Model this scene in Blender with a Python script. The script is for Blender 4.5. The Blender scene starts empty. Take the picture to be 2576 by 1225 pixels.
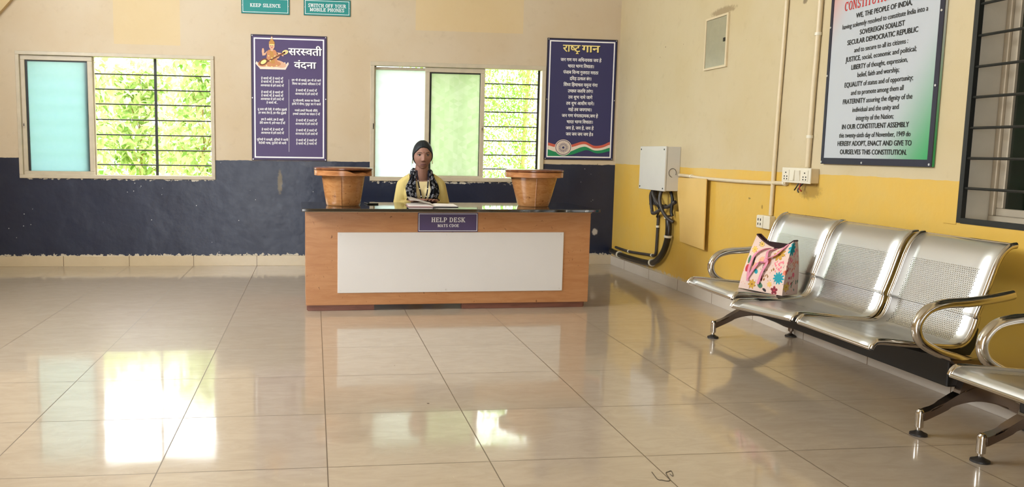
import bpy, bmesh, math, random
import numpy as np
from mathutils import Vector, Matrix

random.seed(7)
rng = np.random.default_rng(7)
PI = math.pi
scene = bpy.context.scene
C = scene.collection

# ------------------------------------------------------------------ camera
XR, YB, H = 3.0512, 8.0518, 1.1459          # right wall, back wall, eye height
W, HP = 2576, 1225
F_PX, CX = 2054.91, 1057.6
yaw, pitch, roll = 0.13064, 0.113988, 0.014454
fv = Vector((math.sin(yaw) * math.cos(pitch), math.cos(yaw) * math.cos(pitch), -math.sin(pitch)))
r0 = Vector((math.cos(yaw), -math.sin(yaw), 0))
u0 = r0.cross(fv)
rv = math.cos(roll) * r0 + math.sin(roll) * u0
uv = -math.sin(roll) * r0 + math.cos(roll) * u0
cd = bpy.data.cameras.new('camera')
cd.sensor_fit = 'HORIZONTAL'; cd.sensor_width = 36
cd.lens = 36 * F_PX / W
cd.shift_x = (W / 2 - CX) / W
cd.clip_start = 0.05; cd.clip_end = 200
cam = bpy.data.objects.new('camera', cd); C.objects.link(cam)
mw = Matrix.Identity(4)
for i in range(3):
    mw[i][0] = rv[i]; mw[i][1] = uv[i]; mw[i][2] = -fv[i]
mw[2][3] = H
cam.matrix_world = mw
scene.camera = cam

# ------------------------------------------------------------------ exposure, sky, daylight
vs = scene.view_settings
vs.view_transform = 'Standard'; vs.look = 'None'; vs.gamma = 1; vs.use_curve_mapping = False
vs.exposure = 0.0
cy = scene.cycles
cy.max_bounces = 6; cy.diffuse_bounces = 3; cy.glossy_bounces = 3; cy.transmission_bounces = 5
cy.transparent_max_bounces = 8; cy.use_adaptive_sampling = True; cy.adaptive_threshold = 0.1; cy.use_light_tree = False; cy.caustics_reflective = False; cy.caustics_refractive = False
cy.sample_clamp_indirect = 6.0
cy.blur_glossy = 0.5

SKY_LOW, SKY_HIGH = 5.0, 7.5
world = bpy.data.worlds.new('overcast sky'); scene.world = world; world.use_nodes = True
wn = world.node_tree; wn.nodes.clear()
wo = wn.nodes.new('ShaderNodeOutputWorld'); bg = wn.nodes.new('ShaderNodeBackground')
tc = wn.nodes.new('ShaderNodeTexCoord'); sp = wn.nodes.new('ShaderNodeSeparateXYZ')
mr = wn.nodes.new('ShaderNodeMapRange'); mr.interpolation_type = 'SMOOTHSTEP'
mr.inputs['From Min'].default_value = 0.12; mr.inputs['From Max'].default_value = 0.40
mr.inputs['To Min'].default_value = SKY_LOW; mr.inputs['To Max'].default_value = SKY_HIGH
wn.links.new(tc.outputs['Generated'], sp.inputs[0]); wn.links.new(sp.outputs['Z'], mr.inputs['Value'])
bg.inputs['Color'].default_value = (0.96, 0.98, 1.0, 1)
wn.links.new(mr.outputs[0], bg.inputs['Strength']); wn.links.new(bg.outputs[0], wo.inputs[0])

def area(name, loc, rot, sx, sy, power, color=(1, 1, 1), portal=False, spread=PI):
    l = bpy.data.lights.new(name, 'AREA'); l.shape = 'RECTANGLE'; l.size = sx; l.size_y = sy
    l.energy = power; l.color = color; l.spread = spread
    if portal: l.cycles.is_portal = True
    o = bpy.data.objects.new(name, l); C.objects.link(o); o.location = loc; o.rotation_euler = rot
    return o
# daylight by the entrance behind the camera; added lamp shapes the side light
area('entrance_daylight', (-1.2, -3.0, 1.5), (PI / 2, 0, 0), 2.2, 2.4, 48, (0.88, 0.95, 1.0))
area('added_side_light', (-3.32, 4.4, 2.9), (0, -PI / 2, 0), 1.4, 2.6, 235, (0.88, 0.95, 1.0))
# sky portals in the window openings
area('window_portal', (-1.49, YB + .16, 1.41), (-PI / 2, 0, 0), 1.1, 1.1, 1, portal=True).rotation_euler = (PI / 2, 0, PI)
area('window_portal', (1.96, YB + .16, 1.41), (PI / 2, 0, PI), .6, 1.1, 1, portal=True)

# ------------------------------------------------------------------ materials
def lin(r, g, b):
    f = lambda c: (c / 255) / 12.92 if c <= 10 else (((c / 255) + 0.055) / 1.055) ** 2.4
    return (f(r), f(g), f(b), 1)

class NT:
    def __init__(s, name):
        s.m = bpy.data.materials.new(name); s.m.use_nodes = True
        s.t = s.m.node_tree; s.t.nodes.clear()
        s.out = s.n('ShaderNodeOutputMaterial')
    def n(s, typ, **kw):
        nd = s.t.nodes.new(typ)
        for k, v in kw.items(): setattr(nd, k, v)
        return nd
    def l(s, a, b): s.t.links.new(a, b)
    def put(s, sock, v):
        if hasattr(v, 'links') or isinstance(v, bpy.types.NodeSocket): s.l(v, sock)
        else: sock.default_value = v
    def math(s, op, a, b=0.0, c=0.0):
        nd = s.n('ShaderNodeMath', operation=op)
        s.put(nd.inputs[0], a); s.put(nd.inputs[1], b); s.put(nd.inputs[2], c)
        return nd.outputs[0]
    def mix(s, fac, a, b):
        nd = s.n('ShaderNodeMix', data_type='RGBA')
        s.put(nd.inputs['Factor'], fac); s.put(nd.inputs['A'], a); s.put(nd.inputs['B'], b)
        # colour sockets carry index 6 and 7
        s.put(nd.inputs[6], a); s.put(nd.inputs[7], b)
        return nd.outputs[2]
    def pos(s):
        g = s.n('ShaderNodeTexCoord'); return g.outputs['Object']
    def xyz(s, v):
        nd = s.n('ShaderNodeSeparateXYZ'); s.l(v, nd.inputs[0]); return nd.outputs
    def comb(s, x, y, z):
        nd = s.n('ShaderNodeCombineXYZ'); s.put(nd.inputs[0], x); s.put(nd.inputs[1], y); s.put(nd.inputs[2], z)
        return nd.outputs[0]
    def noise(s, scale, detail=3, rough=.55, vec=None, dist=0):
        nd = s.n('ShaderNodeTexNoise'); nd.inputs['Scale'].default_value = scale
        nd.inputs['Detail'].default_value = detail; nd.inputs['Roughness'].default_value = rough
        nd.inputs['Distortion'].default_value = dist
        s.l(vec if vec is not None else s.pos(), nd.inputs['Vector']); return nd.outputs['Fac']
    def mapv(s, vec, scale):
        nd = s.n('ShaderNodeMapping'); nd.inputs['Scale'].default_value = scale; s.l(vec, nd.inputs['Vector'])
        return nd.outputs[0]
    def ramp(s, fac, lo, hi, a=0.0, b=1.0):
        nd = s.n('ShaderNodeMapRange'); nd.interpolation_type = 'SMOOTHSTEP'
        s.put(nd.inputs['Value'], fac); nd.inputs['From Min'].default_value = lo; nd.inputs['From Max'].default_value = hi
        nd.inputs['To Min'].default_value = a; nd.inputs['To Max'].default_value = b
        return nd.outputs[0]
    def bump(s, h, strength=.3, dist=.01):
        nd = s.n('ShaderNodeBump'); nd.inputs['Strength'].default_value = strength
        nd.inputs['Distance'].default_value = dist; s.l(h, nd.inputs['Height']); return nd.outputs[0]
    def bsdf(s, color, rough=.5, metal=0.0, spec=.5, normal=None, **kw):
        b = s.n('ShaderNodeBsdfPrincipled')
        s.put(b.inputs['Base Color'], color); s.put(b.inputs['Roughness'], rough)
        s.put(b.inputs['Metallic'], metal); s.put(b.inputs['Specular IOR Level'], spec)
        for k, v in kw.items(): s.put(b.inputs[k.replace('_', ' ')], v)
        if normal is not None: s.l(normal, b.inputs['Normal'])
        return b.outputs[0]
    def done(s, shader):
        s.l(shader, s.out.inputs['Surface']); return s.m

def simple(name, col, rough=.5, metal=0.0, spec=.5, var=.06, scale=18, bump=0.0, **kw):
    m = NT(name)
    n = m.noise(scale, 4)
    dark = (col[0] * (1 - 2 * var), col[1] * (1 - 2 * var), col[2] * (1 - 2 * var), 1)
    lite = (min(1, col[0] * (1 + 2 * var)), min(1, col[1] * (1 + 2 * var)), min(1, col[2] * (1 + 2 * var)), 1)
    c = m.mix(n, dark, lite)
    nm = m.bump(m.noise(scale * 6, 2), bump, .004) if bump else None
    return m.done(m.bsdf(c, rough, metal, spec, nm, **kw))

def wall_paint(name, upper, lower, line, rough_lo, stains):
    m = NT(name)
    p = m.pos(); x, y, z = m.xyz(p)
    wob = m.math('MULTIPLY_ADD', m.noise(9, 3), .016, -.008)
    low = m.math('LESS_THAN', m.math('ADD', z, wob), line)
    big = m.noise(1.1, 4, .6)
    fine = m.noise(14, 4, .6)
    up = m.mix(m.ramp(big, .3, .75), upper, stains['upper2'])
    up = m.mix(m.ramp(fine, .55, .8, 0, .25), up, (upper[0] * .72, upper[1] * .68, upper[2] * .6, 1))
    for (axis, a0, a1, z0, z1, col) in stains.get('patches', []):
        a = x if axis == 'x' else y
        inside = m.math('MULTIPLY', m.math('MULTIPLY', m.math('GREATER_THAN', a, a0), m.math('LESS_THAN', a, a1)),
                        m.math('MULTIPLY', m.math('GREATER_THAN', z, z0), m.math('LESS_THAN', z, z1)))
        up = m.mix(m.math('MULTIPLY', inside, .55), up, col)
    lo = m.mix(m.ramp(m.noise(2.3, 5, .65), .3, .75), lower, stains['lower2'])
    # small chips of missing paint
    vor = m.n('ShaderNodeTexVoronoi'); vor.inputs['Scale'].default_value = 17; m.l(p, vor.inputs['Vector'])
    chip = m.math('MULTIPLY', m.math('LESS_THAN', vor.outputs['Distance'], .075), m.math('GREATER_THAN', m.noise(3.1, 2), .56))
    lo = m.mix(chip, lo, stains['chip'])
    # frayed edge above the skirting
    edge = m.math('MULTIPLY', m.math('LESS_THAN', z, .155), m.math('GREATER_THAN', m.noise(21, 4, .7), m.ramp(z, .085, .15, .40, .78)))
    lo = m.mix(edge, lo, stains['fray'])
    pin = m.n('ShaderNodeTexVoronoi'); pin.inputs['Scale'].default_value = 3.7; m.l(p, pin.inputs['Vector'])
    up = m.mix(m.math('LESS_THAN', pin.outputs['Distance'], .022), up, lin(90, 70, 50))
    for (a0, a1, zt, zb) in stains.get('peel', []):
        q = m.math('MULTIPLY', m.math('MULTIPLY', m.math('GREATER_THAN', x, a0), m.math('LESS_THAN', x, a1)), m.math('MULTIPLY', m.math('LESS_THAN', z, zt), m.math('GREATER_THAN', z, zb)))
        pl = m.math('MULTIPLY', q, m.math('GREATER_THAN', m.noise(17, 5, .7, m.mapv(p, (1, 1, 1.6))), m.ramp(z, zb, zt, .80, .50)))
        lo = m.mix(pl, lo, lin(206, 198, 182))
    for (axis, a0, z0, ra, rz, col_, st) in stains.get('marks', []):
        da = m.math('DIVIDE', m.math('SUBTRACT', x if axis == 'x' else y, a0), ra); dz = m.math('DIVIDE', m.math('SUBTRACT', z, z0), rz)
        dd = m.math('SQRT', m.math('ADD', m.math('MULTIPLY', da, da), m.math('MULTIPLY', dz, dz)))
        fm = m.math('MULTIPLY', m.ramp(m.math('ADD', dd, m.math('MULTIPLY_ADD', m.noise(38, 4, .7), 1.1, -.55)), .55, 1.05, 1, 0), st)
        up = m.mix(fm, up, col_); lo = m.mix(fm, lo, col_)
    col = m.mix(low, up, lo)
    rgh = m.math('ADD', m.math('MULTIPLY', low, rough_lo - .7), .7)
    rgh = m.math('ADD', rgh, m.math('MULTIPLY_ADD', fine, .16, -.08))
    hgt = m.math('ADD', m.math('MULTIPLY', m.noise(3.2, 3, .5), 1.0), m.math('MULTIPLY', m.noise(42, 3), .06))
    hgt = m.math('ADD', hgt, m.math('MULTIPLY', chip, -.15))
    return m.done(m.bsdf(col, rgh, 0, .55, m.bump(hgt, .32, .03)))

M = {}
M['wall_back'] = wall_paint('cream over navy wall paint', lin(208, 192, 168), lin(16, 26, 52), 1.022, .33, dict(
    upper2=lin(202, 182, 152), lower2=lin(24, 34, 60), chip=lin(170, 172, 178), fray=lin(196, 186, 168),
    peel=[(-2.7, -.94, .836, .79), (.54, 2.3, .840, .76)], marks=[('x', -.325, .815, .028, .13, lin(104, 90, 66), .95), ('x', .05, 1.0, .2, .05, lin(70, 72, 84), .5), ('x', 2.862, .335, .035, .04, lin(190, 184, 180), .9)],
    patches=[('x', -1.84, -1.24, 2.085, 3.2, lin(216, 190, 138)), ('x', .98, 2.05, 2.30, 3.2, lin(218, 190, 136))]))
M['wall_right'] = wall_paint('cream over yellow wall paint', lin(206, 190, 156), lin(222, 178, 74), 1.035, .42, dict(
    upper2=lin(200, 181, 140), lower2=lin(217, 181, 92), chip=lin(206, 168, 80), fray=lin(206, 186, 150),
    marks=[('y', 5.95, 2.215, .22, .035, lin(120, 92, 58), .55), ('y', 4.72, .93, .14, .06, lin(120, 84, 30), .5), ('y', 4.74, 1.75, .03, .5, lin(150, 122, 80), .3), ('y', 4.9, 2.11, .03, .025, lin(90, 70, 50), .7), ('y', 5.42, .84, .018, .008, lin(120, 90, 30), .7), ('y', 5.25, .79, .012, .018, lin(120, 90, 30), .6)]))
M['wall_plain'] = simple('plain cream wall paint', lin(208, 184, 140), .7, var=.04, scale=2)
M['ceiling'] = simple('white ceiling paint', lin(225, 218, 200), .8, var=.03, scale=2)
M['reveal'] = simple('white reveal paint', lin(214, 206, 190), .6, var=.08, scale=7)

def floor_material():
    m = NT('polished beige floor tiles')
    p = m.pos(); x, y, z = m.xyz(p)
    u = m.math('DIVIDE', m.math('ADD', x, 2.351), .6); v = m.math('DIVIDE', m.math('SUBTRACT', 7.6637, y), .6)
    fu = m.math('FRACT', u); fw = m.math('FRACT', v)
    du = m.math('MINIMUM', fu, m.math('SUBTRACT', 1.0, fu)); dv = m.math('MINIMUM', fw, m.math('SUBTRACT', 1.0, fw))
    d = m.math('MULTIPLY', m.math('MINIMUM', du, dv), .6)
    grout = m.math('LESS_THAN', d, .0021)
    wn_ = m.n('ShaderNodeTexWhiteNoise'); wn_.noise_dimensions = '2D'
    m.l(m.comb(m.math('FLOOR', u), m.math('FLOOR', v), 0.0), wn_.inputs['Vector'])
    rc = m.xyz(wn_.outputs['Color'])
    off = m.n('ShaderNodeVectorMath', operation='ADD'); m.l(p, off.inputs[0]); m.l(wn_.outputs['Color'], off.inputs[1])
    vein = m.noise(5.5, 6, .68, m.mapv(off.outputs[0], (1.0, 2.6, 1)), 1.2)
    c = m.mix(m.ramp(vein, .28, .74), lin(174, 157, 138), lin(187, 171, 152))
    c = m.mix(m.math('MULTIPLY', rc[0], .22), c, lin(171, 151, 128))
    smud = m.noise(2.2, 5, .7)
    scr = m.math('MULTIPLY', m.math('GREATER_THAN', m.noise(70, 2, .6, m.mapv(p, (1, .16, 1))), .74), .30)
    c = m.mix(m.math('MULTIPLY', scr, .5), c, lin(225, 212, 192))
    dirt = m.n('ShaderNodeTexVoronoi'); dirt.inputs['Scale'].default_value = 2.6; m.l(p, dirt.inputs['Vector'])
    c = m.mix(m.math('LESS_THAN', dirt.outputs['Distance'], .018), c, lin(80, 62, 44))
    c = m.mix(grout, c, lin(96, 78, 58))
    rgh = m.math('ADD', m.ramp(smud, .3, .75, .045, .115), m.math('MULTIPLY', grout, .5))
    # every tile lies a hair out of level
    tilt = m.comb(m.math('MULTIPLY_ADD', rc[1], .006, -.003), m.math('MULTIPLY_ADD', rc[2], .006, -.003), 0.0)
    hgt = m.math('ADD', m.math('MULTIPLY', m.noise(2.6, 2), .28), m.math('MULTIPLY', grout, -.10))
    b = m.bump(hgt, .12, .02)
    add = m.n('ShaderNodeVectorMath', operation='ADD'); m.l(b, add.inputs[0]); m.l(tilt, add.inputs[1])
    nrm = m.n('ShaderNodeVectorMath', operation='NORMALIZE'); m.l(add.outputs[0], nrm.inputs[0])
    return m.done(m.bsdf(c, rgh, 0, .62, nrm.outputs[0], IOR=1.52, Coat_Weight=.40, Coat_Roughness=.30))
M['floor'] = floor_material()

def skirting_material(name, base, axis):
    m = NT(name); p = m.pos(); x, y, z = m.xyz(p)
    a = m.math('DIVIDE', m.math('ADD', x, 2.351), .6) if axis == 'x' else m.math('DIVIDE', m.math('SUBTRACT', 7.6637, y), .6)
    f = m.math('FRACT', a); d = m.math('MINIMUM', f, m.math('SUBTRACT', 1.0, f))
    seam = m.math('LESS_THAN', d, .0045)
    c = m.mix(m.noise(6, 5, .65), base, (base[0] * .82, base[1] * .8, base[2] * .76, 1))
    c = m.mix(seam, c, lin(120, 100, 78))
    return m.done(m.bsdf(c, .16, 0, .5))
M['skirt_x'] = skirting_material('beige skirting tiles', lin(212, 194, 164), 'x')
M['skirt_y'] = skirting_material('pale skirting tiles', lin(214, 204, 192), 'y')

def wood_material(name, a, b, scale=(1.2, 14, 9), rough=.32, specks=True):
    m = NT(name); p = m.pos()
    g = m.noise(2.2, 6, .62, m.mapv(p, scale), .8)
    c = m.mix(m.ramp(g, .25, .78), a, b)
    if specks:
        sp_ = m.math('MULTIPLY', m.math('GREATER_THAN', m.noise(46, 5, .62, m.mapv(p, (1, 1, .75)), .6), .655), m.ramp(m.noise(3.4, 3), .47, .56))
        c = m.mix(m.math('MULTIPLY', sp_, .7), c, lin(92, 50, 26))
        wear = m.math('GREATER_THAN', m.noise(24, 5, .7, m.mapv(p, (1, 1, .4))), .70)
        c = m.mix(m.math('MULTIPLY', wear, .30), c, lin(112, 66, 34))
    return m.done(m.bsdf(c, rough, 0, .45, m.bump(g, .06, .004)))
M['desk_wood'] = wood_material('honey brown laminate', lin(194, 142, 98), lin(178, 122, 78), (2.2, 2.2, 12))
M['pot_wood'] = wood_material('varnished honey wood', lin(194, 140, 88), lin(170, 112, 64), (6, 6, 18), .22)
M['rim_wood'] = wood_material('varnished rim wood', lin(192, 134, 88), lin(158, 100, 58), (5, 5, 30), .25, False)
M['lid_wood'] = wood_material('dark red lid wood', lin(128, 78, 50), lin(98, 54, 36), (8, 3, 8), .2, False)
M['plinth_wood'] = wood_material('reddish plinth wood', lin(140, 92, 78), lin(118, 76, 64), (2, 2, 20), .4, False)
M['board_yellow'] = simple('yellow painted board', lin(228, 190, 112), .5, var=.04, scale=5)
M['granite'] = simple('black polished granite', lin(24, 24, 28), .04, spec=1.0, var=.3, scale=120, IOR=1.65)
M['trim_light'] = simple('pale edging strip', lin(214, 184, 150), .4)
M['panel_white'] = simple('matt white panel', lin(228, 226, 226), .38, var=.02, scale=3)
M['frame'] = simple('off white aluminium', lin(198, 186, 164), .42, var=.08, scale=12)
M['frame_grey'] = simple('grey aluminium', lin(190, 178, 158), .38, metal=.3, var=.06)
M['black_gasket'] = simple('black gasket and edge shadow', lin(22, 26, 26), .5)  # gasket strip also carries the dark shadow along the pane edge
M['grille'] = simple('black painted iron', lin(22, 24, 20), .45, var=.15)
M['pvc'] = simple('cream plastic conduit', lin(218, 200, 166), .4, var=.05)
M['pvc_white'] = simple('white plastic', lin(228, 220, 200), .4, var=.04)
M['metal_box'] = simple('light grey painted steel', lin(206, 202, 194), .4, var=.03, scale=4)
M['cabinet_door'] = simple('grey green mirror steel', lin(176, 174, 150), .25, metal=.35, var=.06)
M['cable'] = simple('dark grey cable sheath', lin(62, 56, 52), .42, var=.2, scale=20)
M['hose'] = simple('black plastic hose', lin(44, 38, 30), .3, var=.25, scale=25)
M['black'] = simple('black plastic', lin(16, 17, 18), .4, var=.1)
M['dark'] = simple('hole shade', lin(20, 16, 12), .9)  # near-black colour stands for the shade inside holes
M['copper'] = simple('red wire', lin(150, 40, 30), .4)
M['chrome'] = simple('polished chrome', (.60, .56, .51, 1), .12, metal=1.0, var=.04)
M['chrome_shaded'] = simple('shaded chrome', (.22, .17, .14, 1), .2, metal=1.0, var=.05)  # chrome darkened to carry shade and brown reflections in its colour
M['rubber'] = simple('black rubber foot', lin(34, 30, 28), .5)
M['purple'] = simple('purple printed vinyl', lin(78, 63, 108), .45, var=.06, scale=3)
M['purple_dark'] = simple('dark purple print', lin(46, 36, 62), .45)
M['navy'] = simple('navy printed vinyl', lin(52, 52, 98), .42, var=.05, scale=2)
M['navy_dark'] = simple('dark navy print', lin(28, 27, 48), .42)
M['ink_white'] = simple('white print', lin(252, 252, 255), .5, var=.0)
M['ink_gold'] = simple('pale gold print', lin(250, 228, 150), .5, var=.05)
M['ink_black'] = simple('black print', lin(20, 20, 20), .5)
M['ink_red'] = simple('red print', lin(196, 40, 40), .5)
M['ink_saffron'] = simple('saffron print', lin(206, 96, 78), .5)
M['ink_cream'] = simple('cream print', lin(236, 220, 206), .5)
M['ink_green'] = simple('green print', lin(28, 140, 92), .5)
M['ink_brown'] = simple('brown print', lin(120, 66, 40), .5)
M['ink_orange'] = simple('orange print', lin(206, 140, 96), .5)
M['ink_skin'] = simple('skin tone print', lin(226, 178, 148), .5)
M['ink_goldbrown'] = simple('gold brown print', lin(196, 142, 70), .5)
M['teal'] = simple('teal printed sign', lin(30, 138, 136), .35, var=.05, scale=3)
M['teal_dark'] = simple('dark teal print', lin(20, 84, 84), .35)
M['screw'] = simple('steel screw', (.7, .7, .7, 1), .3, metal=.8)

def constitution_paper():
    m = NT('tricolour printed sheet'); x, y, z = m.xyz(m.pos())
    # object space: x along the sheet (0..0.9), z up (0..1.24)
    d1 = m.math('ADD', m.math('MULTIPLY', x, 1.0), m.math('MULTIPLY', m.math('SUBTRACT', 1.24, z), .62))
    c = m.mix(m.ramp(d1, .0, .42), lin(222, 120, 84), lin(188, 192, 197))
    d2 = m.math('ADD', m.math('MULTIPLY', m.math('SUBTRACT', .9, x), 1.0), m.math('MULTIPLY', z, .62))
    c = m.mix(m.ramp(d2, .02, .55), lin(52, 158, 92), c)
    return m.done(m.bsdf(c, .38, 0, .4))
M['constitution'] = constitution_paper()

def seat_steel():
    m = NT('perforated brushed steel')
    tcn = m.n('ShaderNodeUVMap'); u, v, _ = m.xyz(tcn.outputs[0])
    s = .0102
    rowf = m.math('DIVIDE', v, s * .866); row = m.math('FLOOR', rowf)
    par = m.math('MULTIPLY', m.math('FRACT', m.math('MULTIPLY', row, .5)), 1.0)
    cu = m.math('SUBTRACT', m.math('FRACT', m.math('ADD', m.math('DIVIDE', u, s), par)), .5)
    cv = m.math('MULTIPLY', m.math('SUBTRACT', m.math('FRACT', rowf), .5), .866)
    d = m.math('SQRT', m.math('ADD', m.math('MULTIPLY', cu, cu), m.math('MULTIPLY', cv, cv)))
    hole = m.math('LESS_THAN', d, .28)
    inu = m.math('LESS_THAN', m.math('ABSOLUTE', m.math('SUBTRACT', u, .265)), .196)
    inv = m.math('ADD', m.math('MULTIPLY', m.math('GREATER_THAN', v, .43), m.math('LESS_THAN', v, .775)),
                 m.math('MULTIPLY', m.math('GREATER_THAN', v, .10), m.math('LESS_THAN', v, .30)))
    hole = m.math('MULTIPLY', hole, m.math('MULTIPLY', inu, inv))
    b = m.bsdf((.66, .67, .67, 1), .34, .95, .5)
    tr = m.n('ShaderNodeBsdfTransparent'); mx = m.n('ShaderNodeMixShader')
    m.l(hole, mx.inputs[0]); m.l(b, mx.inputs[1]); m.l(tr.outputs[0], mx.inputs[2])
    return m.done(mx.outputs[0])
M['seat'] = seat_steel()

def pane_material(name, col, clear, facets=False, gloss=.12):
    m = NT(name)
    tl = m.n('ShaderNodeBsdfTranslucent'); tr = m.n('ShaderNodeBsdfTransparent'); gl = m.n('ShaderNodeBsdfGlossy')
    gl.inputs['Roughness'].default_value = .25
    c = col
    if facets:
        x, y, z = m.xyz(m.pos())
        s = .046
        a = m.math('FLOOR', m.math('DIVIDE', x, s)); b_ = m.math('FLOOR', m.math('DIVIDE', m.math('ADD', z, m.math('MULTIPLY', x, .577)), s * 1.15))
        c_ = m.math('FLOOR', m.math('DIVIDE', m.math('SUBTRACT', z, m.math('MULTIPLY', x, .577)), s * 1.15))
        w = m.n('ShaderNodeTexWhiteNoise'); w.noise_dimensions = '3D'; m.l(m.comb(a, b_, c_), w.inputs['Vector'])
        c = m.mix(w.outputs['Value'], col, (col[0] * 1.13, col[1] * 1.07, col[2] * 1.18, 1))
    else:
        c = m.mix(m.noise(26, 3), col, (col[0] * .9, col[1] * .95, col[2] * .95, 1))
    m.put(tl.inputs['Color'], c); tr.inputs['Color'].default_value = col
    m1 = m.n('ShaderNodeMixShader'); m1.inputs[0].default_value = clear
    m.l(tl.outputs[0], m1.inputs[1]); m.l(tr.outputs[0], m1.inputs[2])
    m2 = m.n('ShaderNodeMixShader'); m2.inputs[0].default_value = gloss * .3
    m.l(m1.outputs[0], m2.inputs[1]); m.l(gl.outputs[0], m2.inputs[2])
    return m.done(m2.outputs[0])
M['pane_teal'] = pane_material('teal frosted glass', (.44, .565, .59, 1), .0)
M['pane_white'] = pane_material('pale frosted glass', (.69, .73, .735, 1), .05)
M['pane_green'] = pane_material('green patterned frosted glass', (.50, .565, .43, 1), .05, True)  # blurred foliage light behind the pane is put into its green tint
M['pane_dark'] = simple('opaque dark green glass', lin(14, 24, 14), .08, spec=.5, var=.4, scale=6)

def leaf_material(name, a, b):
    m = NT(name)
    oi = m.noise(2.4, 3)
    at = m.n('ShaderNodeAttribute'); at.attribute_name = 'tone'
    f = m.xyz(at.outputs['Color'])[0]
    c = m.mix(f, a, b)
    df = m.n('ShaderNodeBsdfDiffuse'); tl = m.n('ShaderNodeBsdfTranslucent'); mx = m.n('ShaderNodeMixShader')
    m.l(c, df.inputs[0]); m.l(c, tl.inputs[0]); mx.inputs[0].default_value = .5
    m.l(df.outputs[0], mx.inputs[1]); m.l(tl.outputs[0], mx.inputs[2])
    return m.done(mx.outputs[0])
M['leaf_broad'] = leaf_material('broad lime leaves', (.20, .40, .07, 1), (.90, .95, .56, 1))  # pale end puts the overexposed look of lit leaves into their colour
M['leaf_fine'] = leaf_material('fine light leaves', (.16, .38, .05, 1), (.52, .80, .20, 1))
M['bark'] = simple('pale brown bark', lin(190, 160, 116), .8, var=.15)
M['ground'] = simple('dry grassy ground', lin(150, 160, 90), .9, var=.2, scale=3)

M['skin'] = simple('brown skin', (.335, .175, .128, 1), .58, var=.05, scale=30, spec=.3, Subsurface_Weight=.08)
M['lip'] = simple('dusky lips', (.26, .10, .085, 1), .4)
def hair_mat():
    m = NT('black combed hair'); n = m.noise(9, 4, .6, m.mapv(m.pos(), (26, 3, 5)))
    return m.done(m.bsdf(m.mix(n, (.004, .006, .008, 1), (.022, .028, .034, 1)), .48, 0, .25, m.bump(n, .5, .003)))
M['hair'] = hair_mat()
M['eye_white'] = simple('eye white', (.34, .29, .26, 1), .25, var=.02)
M['iris'] = simple('dark iris', (.012, .008, .006, 1), .15)
M['brow'] = simple('dark brows', (.03, .02, .016, 1), .7)
M['bindi'] = simple('dark red bindi', (.10, .008, .01, 1), .5)
M['gold'] = simple('gold earring', (.85, .72, .45, 1), .2, metal=.9)
def knit(name, col):
    m = NT(name); x, y, z = m.xyz(m.pos())
    rib = m.math('SINE', m.math('MULTIPLY', x, 520))
    rib2 = m.ramp(rib, -1, 1, .86, 1.0)
    c = m.mix(rib2, (col[0] * .6, col[1] * .55, col[2] * .4, 1), col)
    return m.done(m.bsdf(c, .85, 0, .2, m.bump(rib, .25, .002)))
M['cardigan'] = knit('ribbed yellow knit', lin(210, 190, 124))
M['top'] = simple('pale yellow cotton', lin(232, 212, 160), .85, var=.03)
M['trousers'] = simple('dark blue cotton', lin(40, 44, 60), .85, var=.1)
def scarf_mat():
    m = NT('black scarf with grey print'); p = m.pos()
    v = m.n('ShaderNodeTexVoronoi'); v.inputs['Scale'].default_value = 46; m.l(m.mapv(p, (1, .5, .8)), v.inputs['Vector'])
    d = v.outputs['Distance']
    ring = m.math('MULTIPLY', m.math('GREATER_THAN', d, .12), m.math('LESS_THAN', d, .50))
    ring = m.math('MULTIPLY', ring, m.ramp(m.noise(150, 2), .35, .6))
    c = m.mix(ring, (.014, .015, .022, 1), (.46, .46, .50, 1))
    return m.done(m.bsdf(c, .8, 0, .2))
M['scarf'] = scarf_mat()
M['lanyard'] = simple('navy ribbon', lin(22, 22, 48), .5)
M['lanyard_dot'] = simple('white ribbon print', lin(225, 225, 225), .5)
M['paper'] = simple('white paper', lin(236, 228, 222), .7, var=.03)
M['cover'] = simple('pink book cover', lin(196, 150, 150), .5)
M['shoe'] = simple('brown sandal', lin(70, 45, 32), .6)
M['pink'] = simple('pink strap', lin(222, 140, 164), .7, var=.05)
M['lining'] = simple('dark maroon lining', lin(58, 30, 34), .8)
def printed(name):
    m = NT(name); a = m.n('ShaderNodeVertexColor'); a.layer_name = 'print'
    return m.done(m.bsdf(a.outputs[0], .75, 0, .25))
M['bag'] = printed('floral printed cotton')

# ------------------------------------------------------------------ mesh helpers
def origin(o):
    v = Vector((0, 0, 0))
    while o is not None:
        v += o.location; o = o.parent
    return v

def obj(name, bm, mat, parent=None, smooth=False, local=False, loc=None):
    """bm holds world coordinates unless local; loc gives the object its own origin"""
    o = bpy.data.objects.new(name, bpy.data.meshes.new(name)); C.objects.link(o)
    base = origin(parent) if parent is not None else Vector((0, 0, 0))
    if loc is not None:
        lv = Vector(loc); o.location = lv - (Vector((0, 0, 0)) if local else base)
        if not local: bmesh.ops.translate(bm, verts=bm.verts, vec=-lv)
    elif parent is not None and not local:
        bmesh.ops.translate(bm, verts=bm.verts, vec=-base)
    if parent is not None: o.parent = parent
    bmesh.ops.recalc_face_normals(bm, faces=bm.faces)
    for f in bm.faces: f.smooth = smooth
    bm.to_mesh(o.data); bm.free()
    for m_ in (mat if isinstance(mat, (list, tuple)) else [mat]): o.data.materials.append(m_)
    if smooth:
        try: o.data.set_sharp_from_angle(angle=math.radians(42))
        except Exception: pass
    return o

def tag(o, label=None, cat=None, group=None, kind=None):
    if label: o['label'] = label
    if cat: o['category'] = cat
    if group: o['group'] = group
    if kind: o['kind'] = kind
    return o

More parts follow.
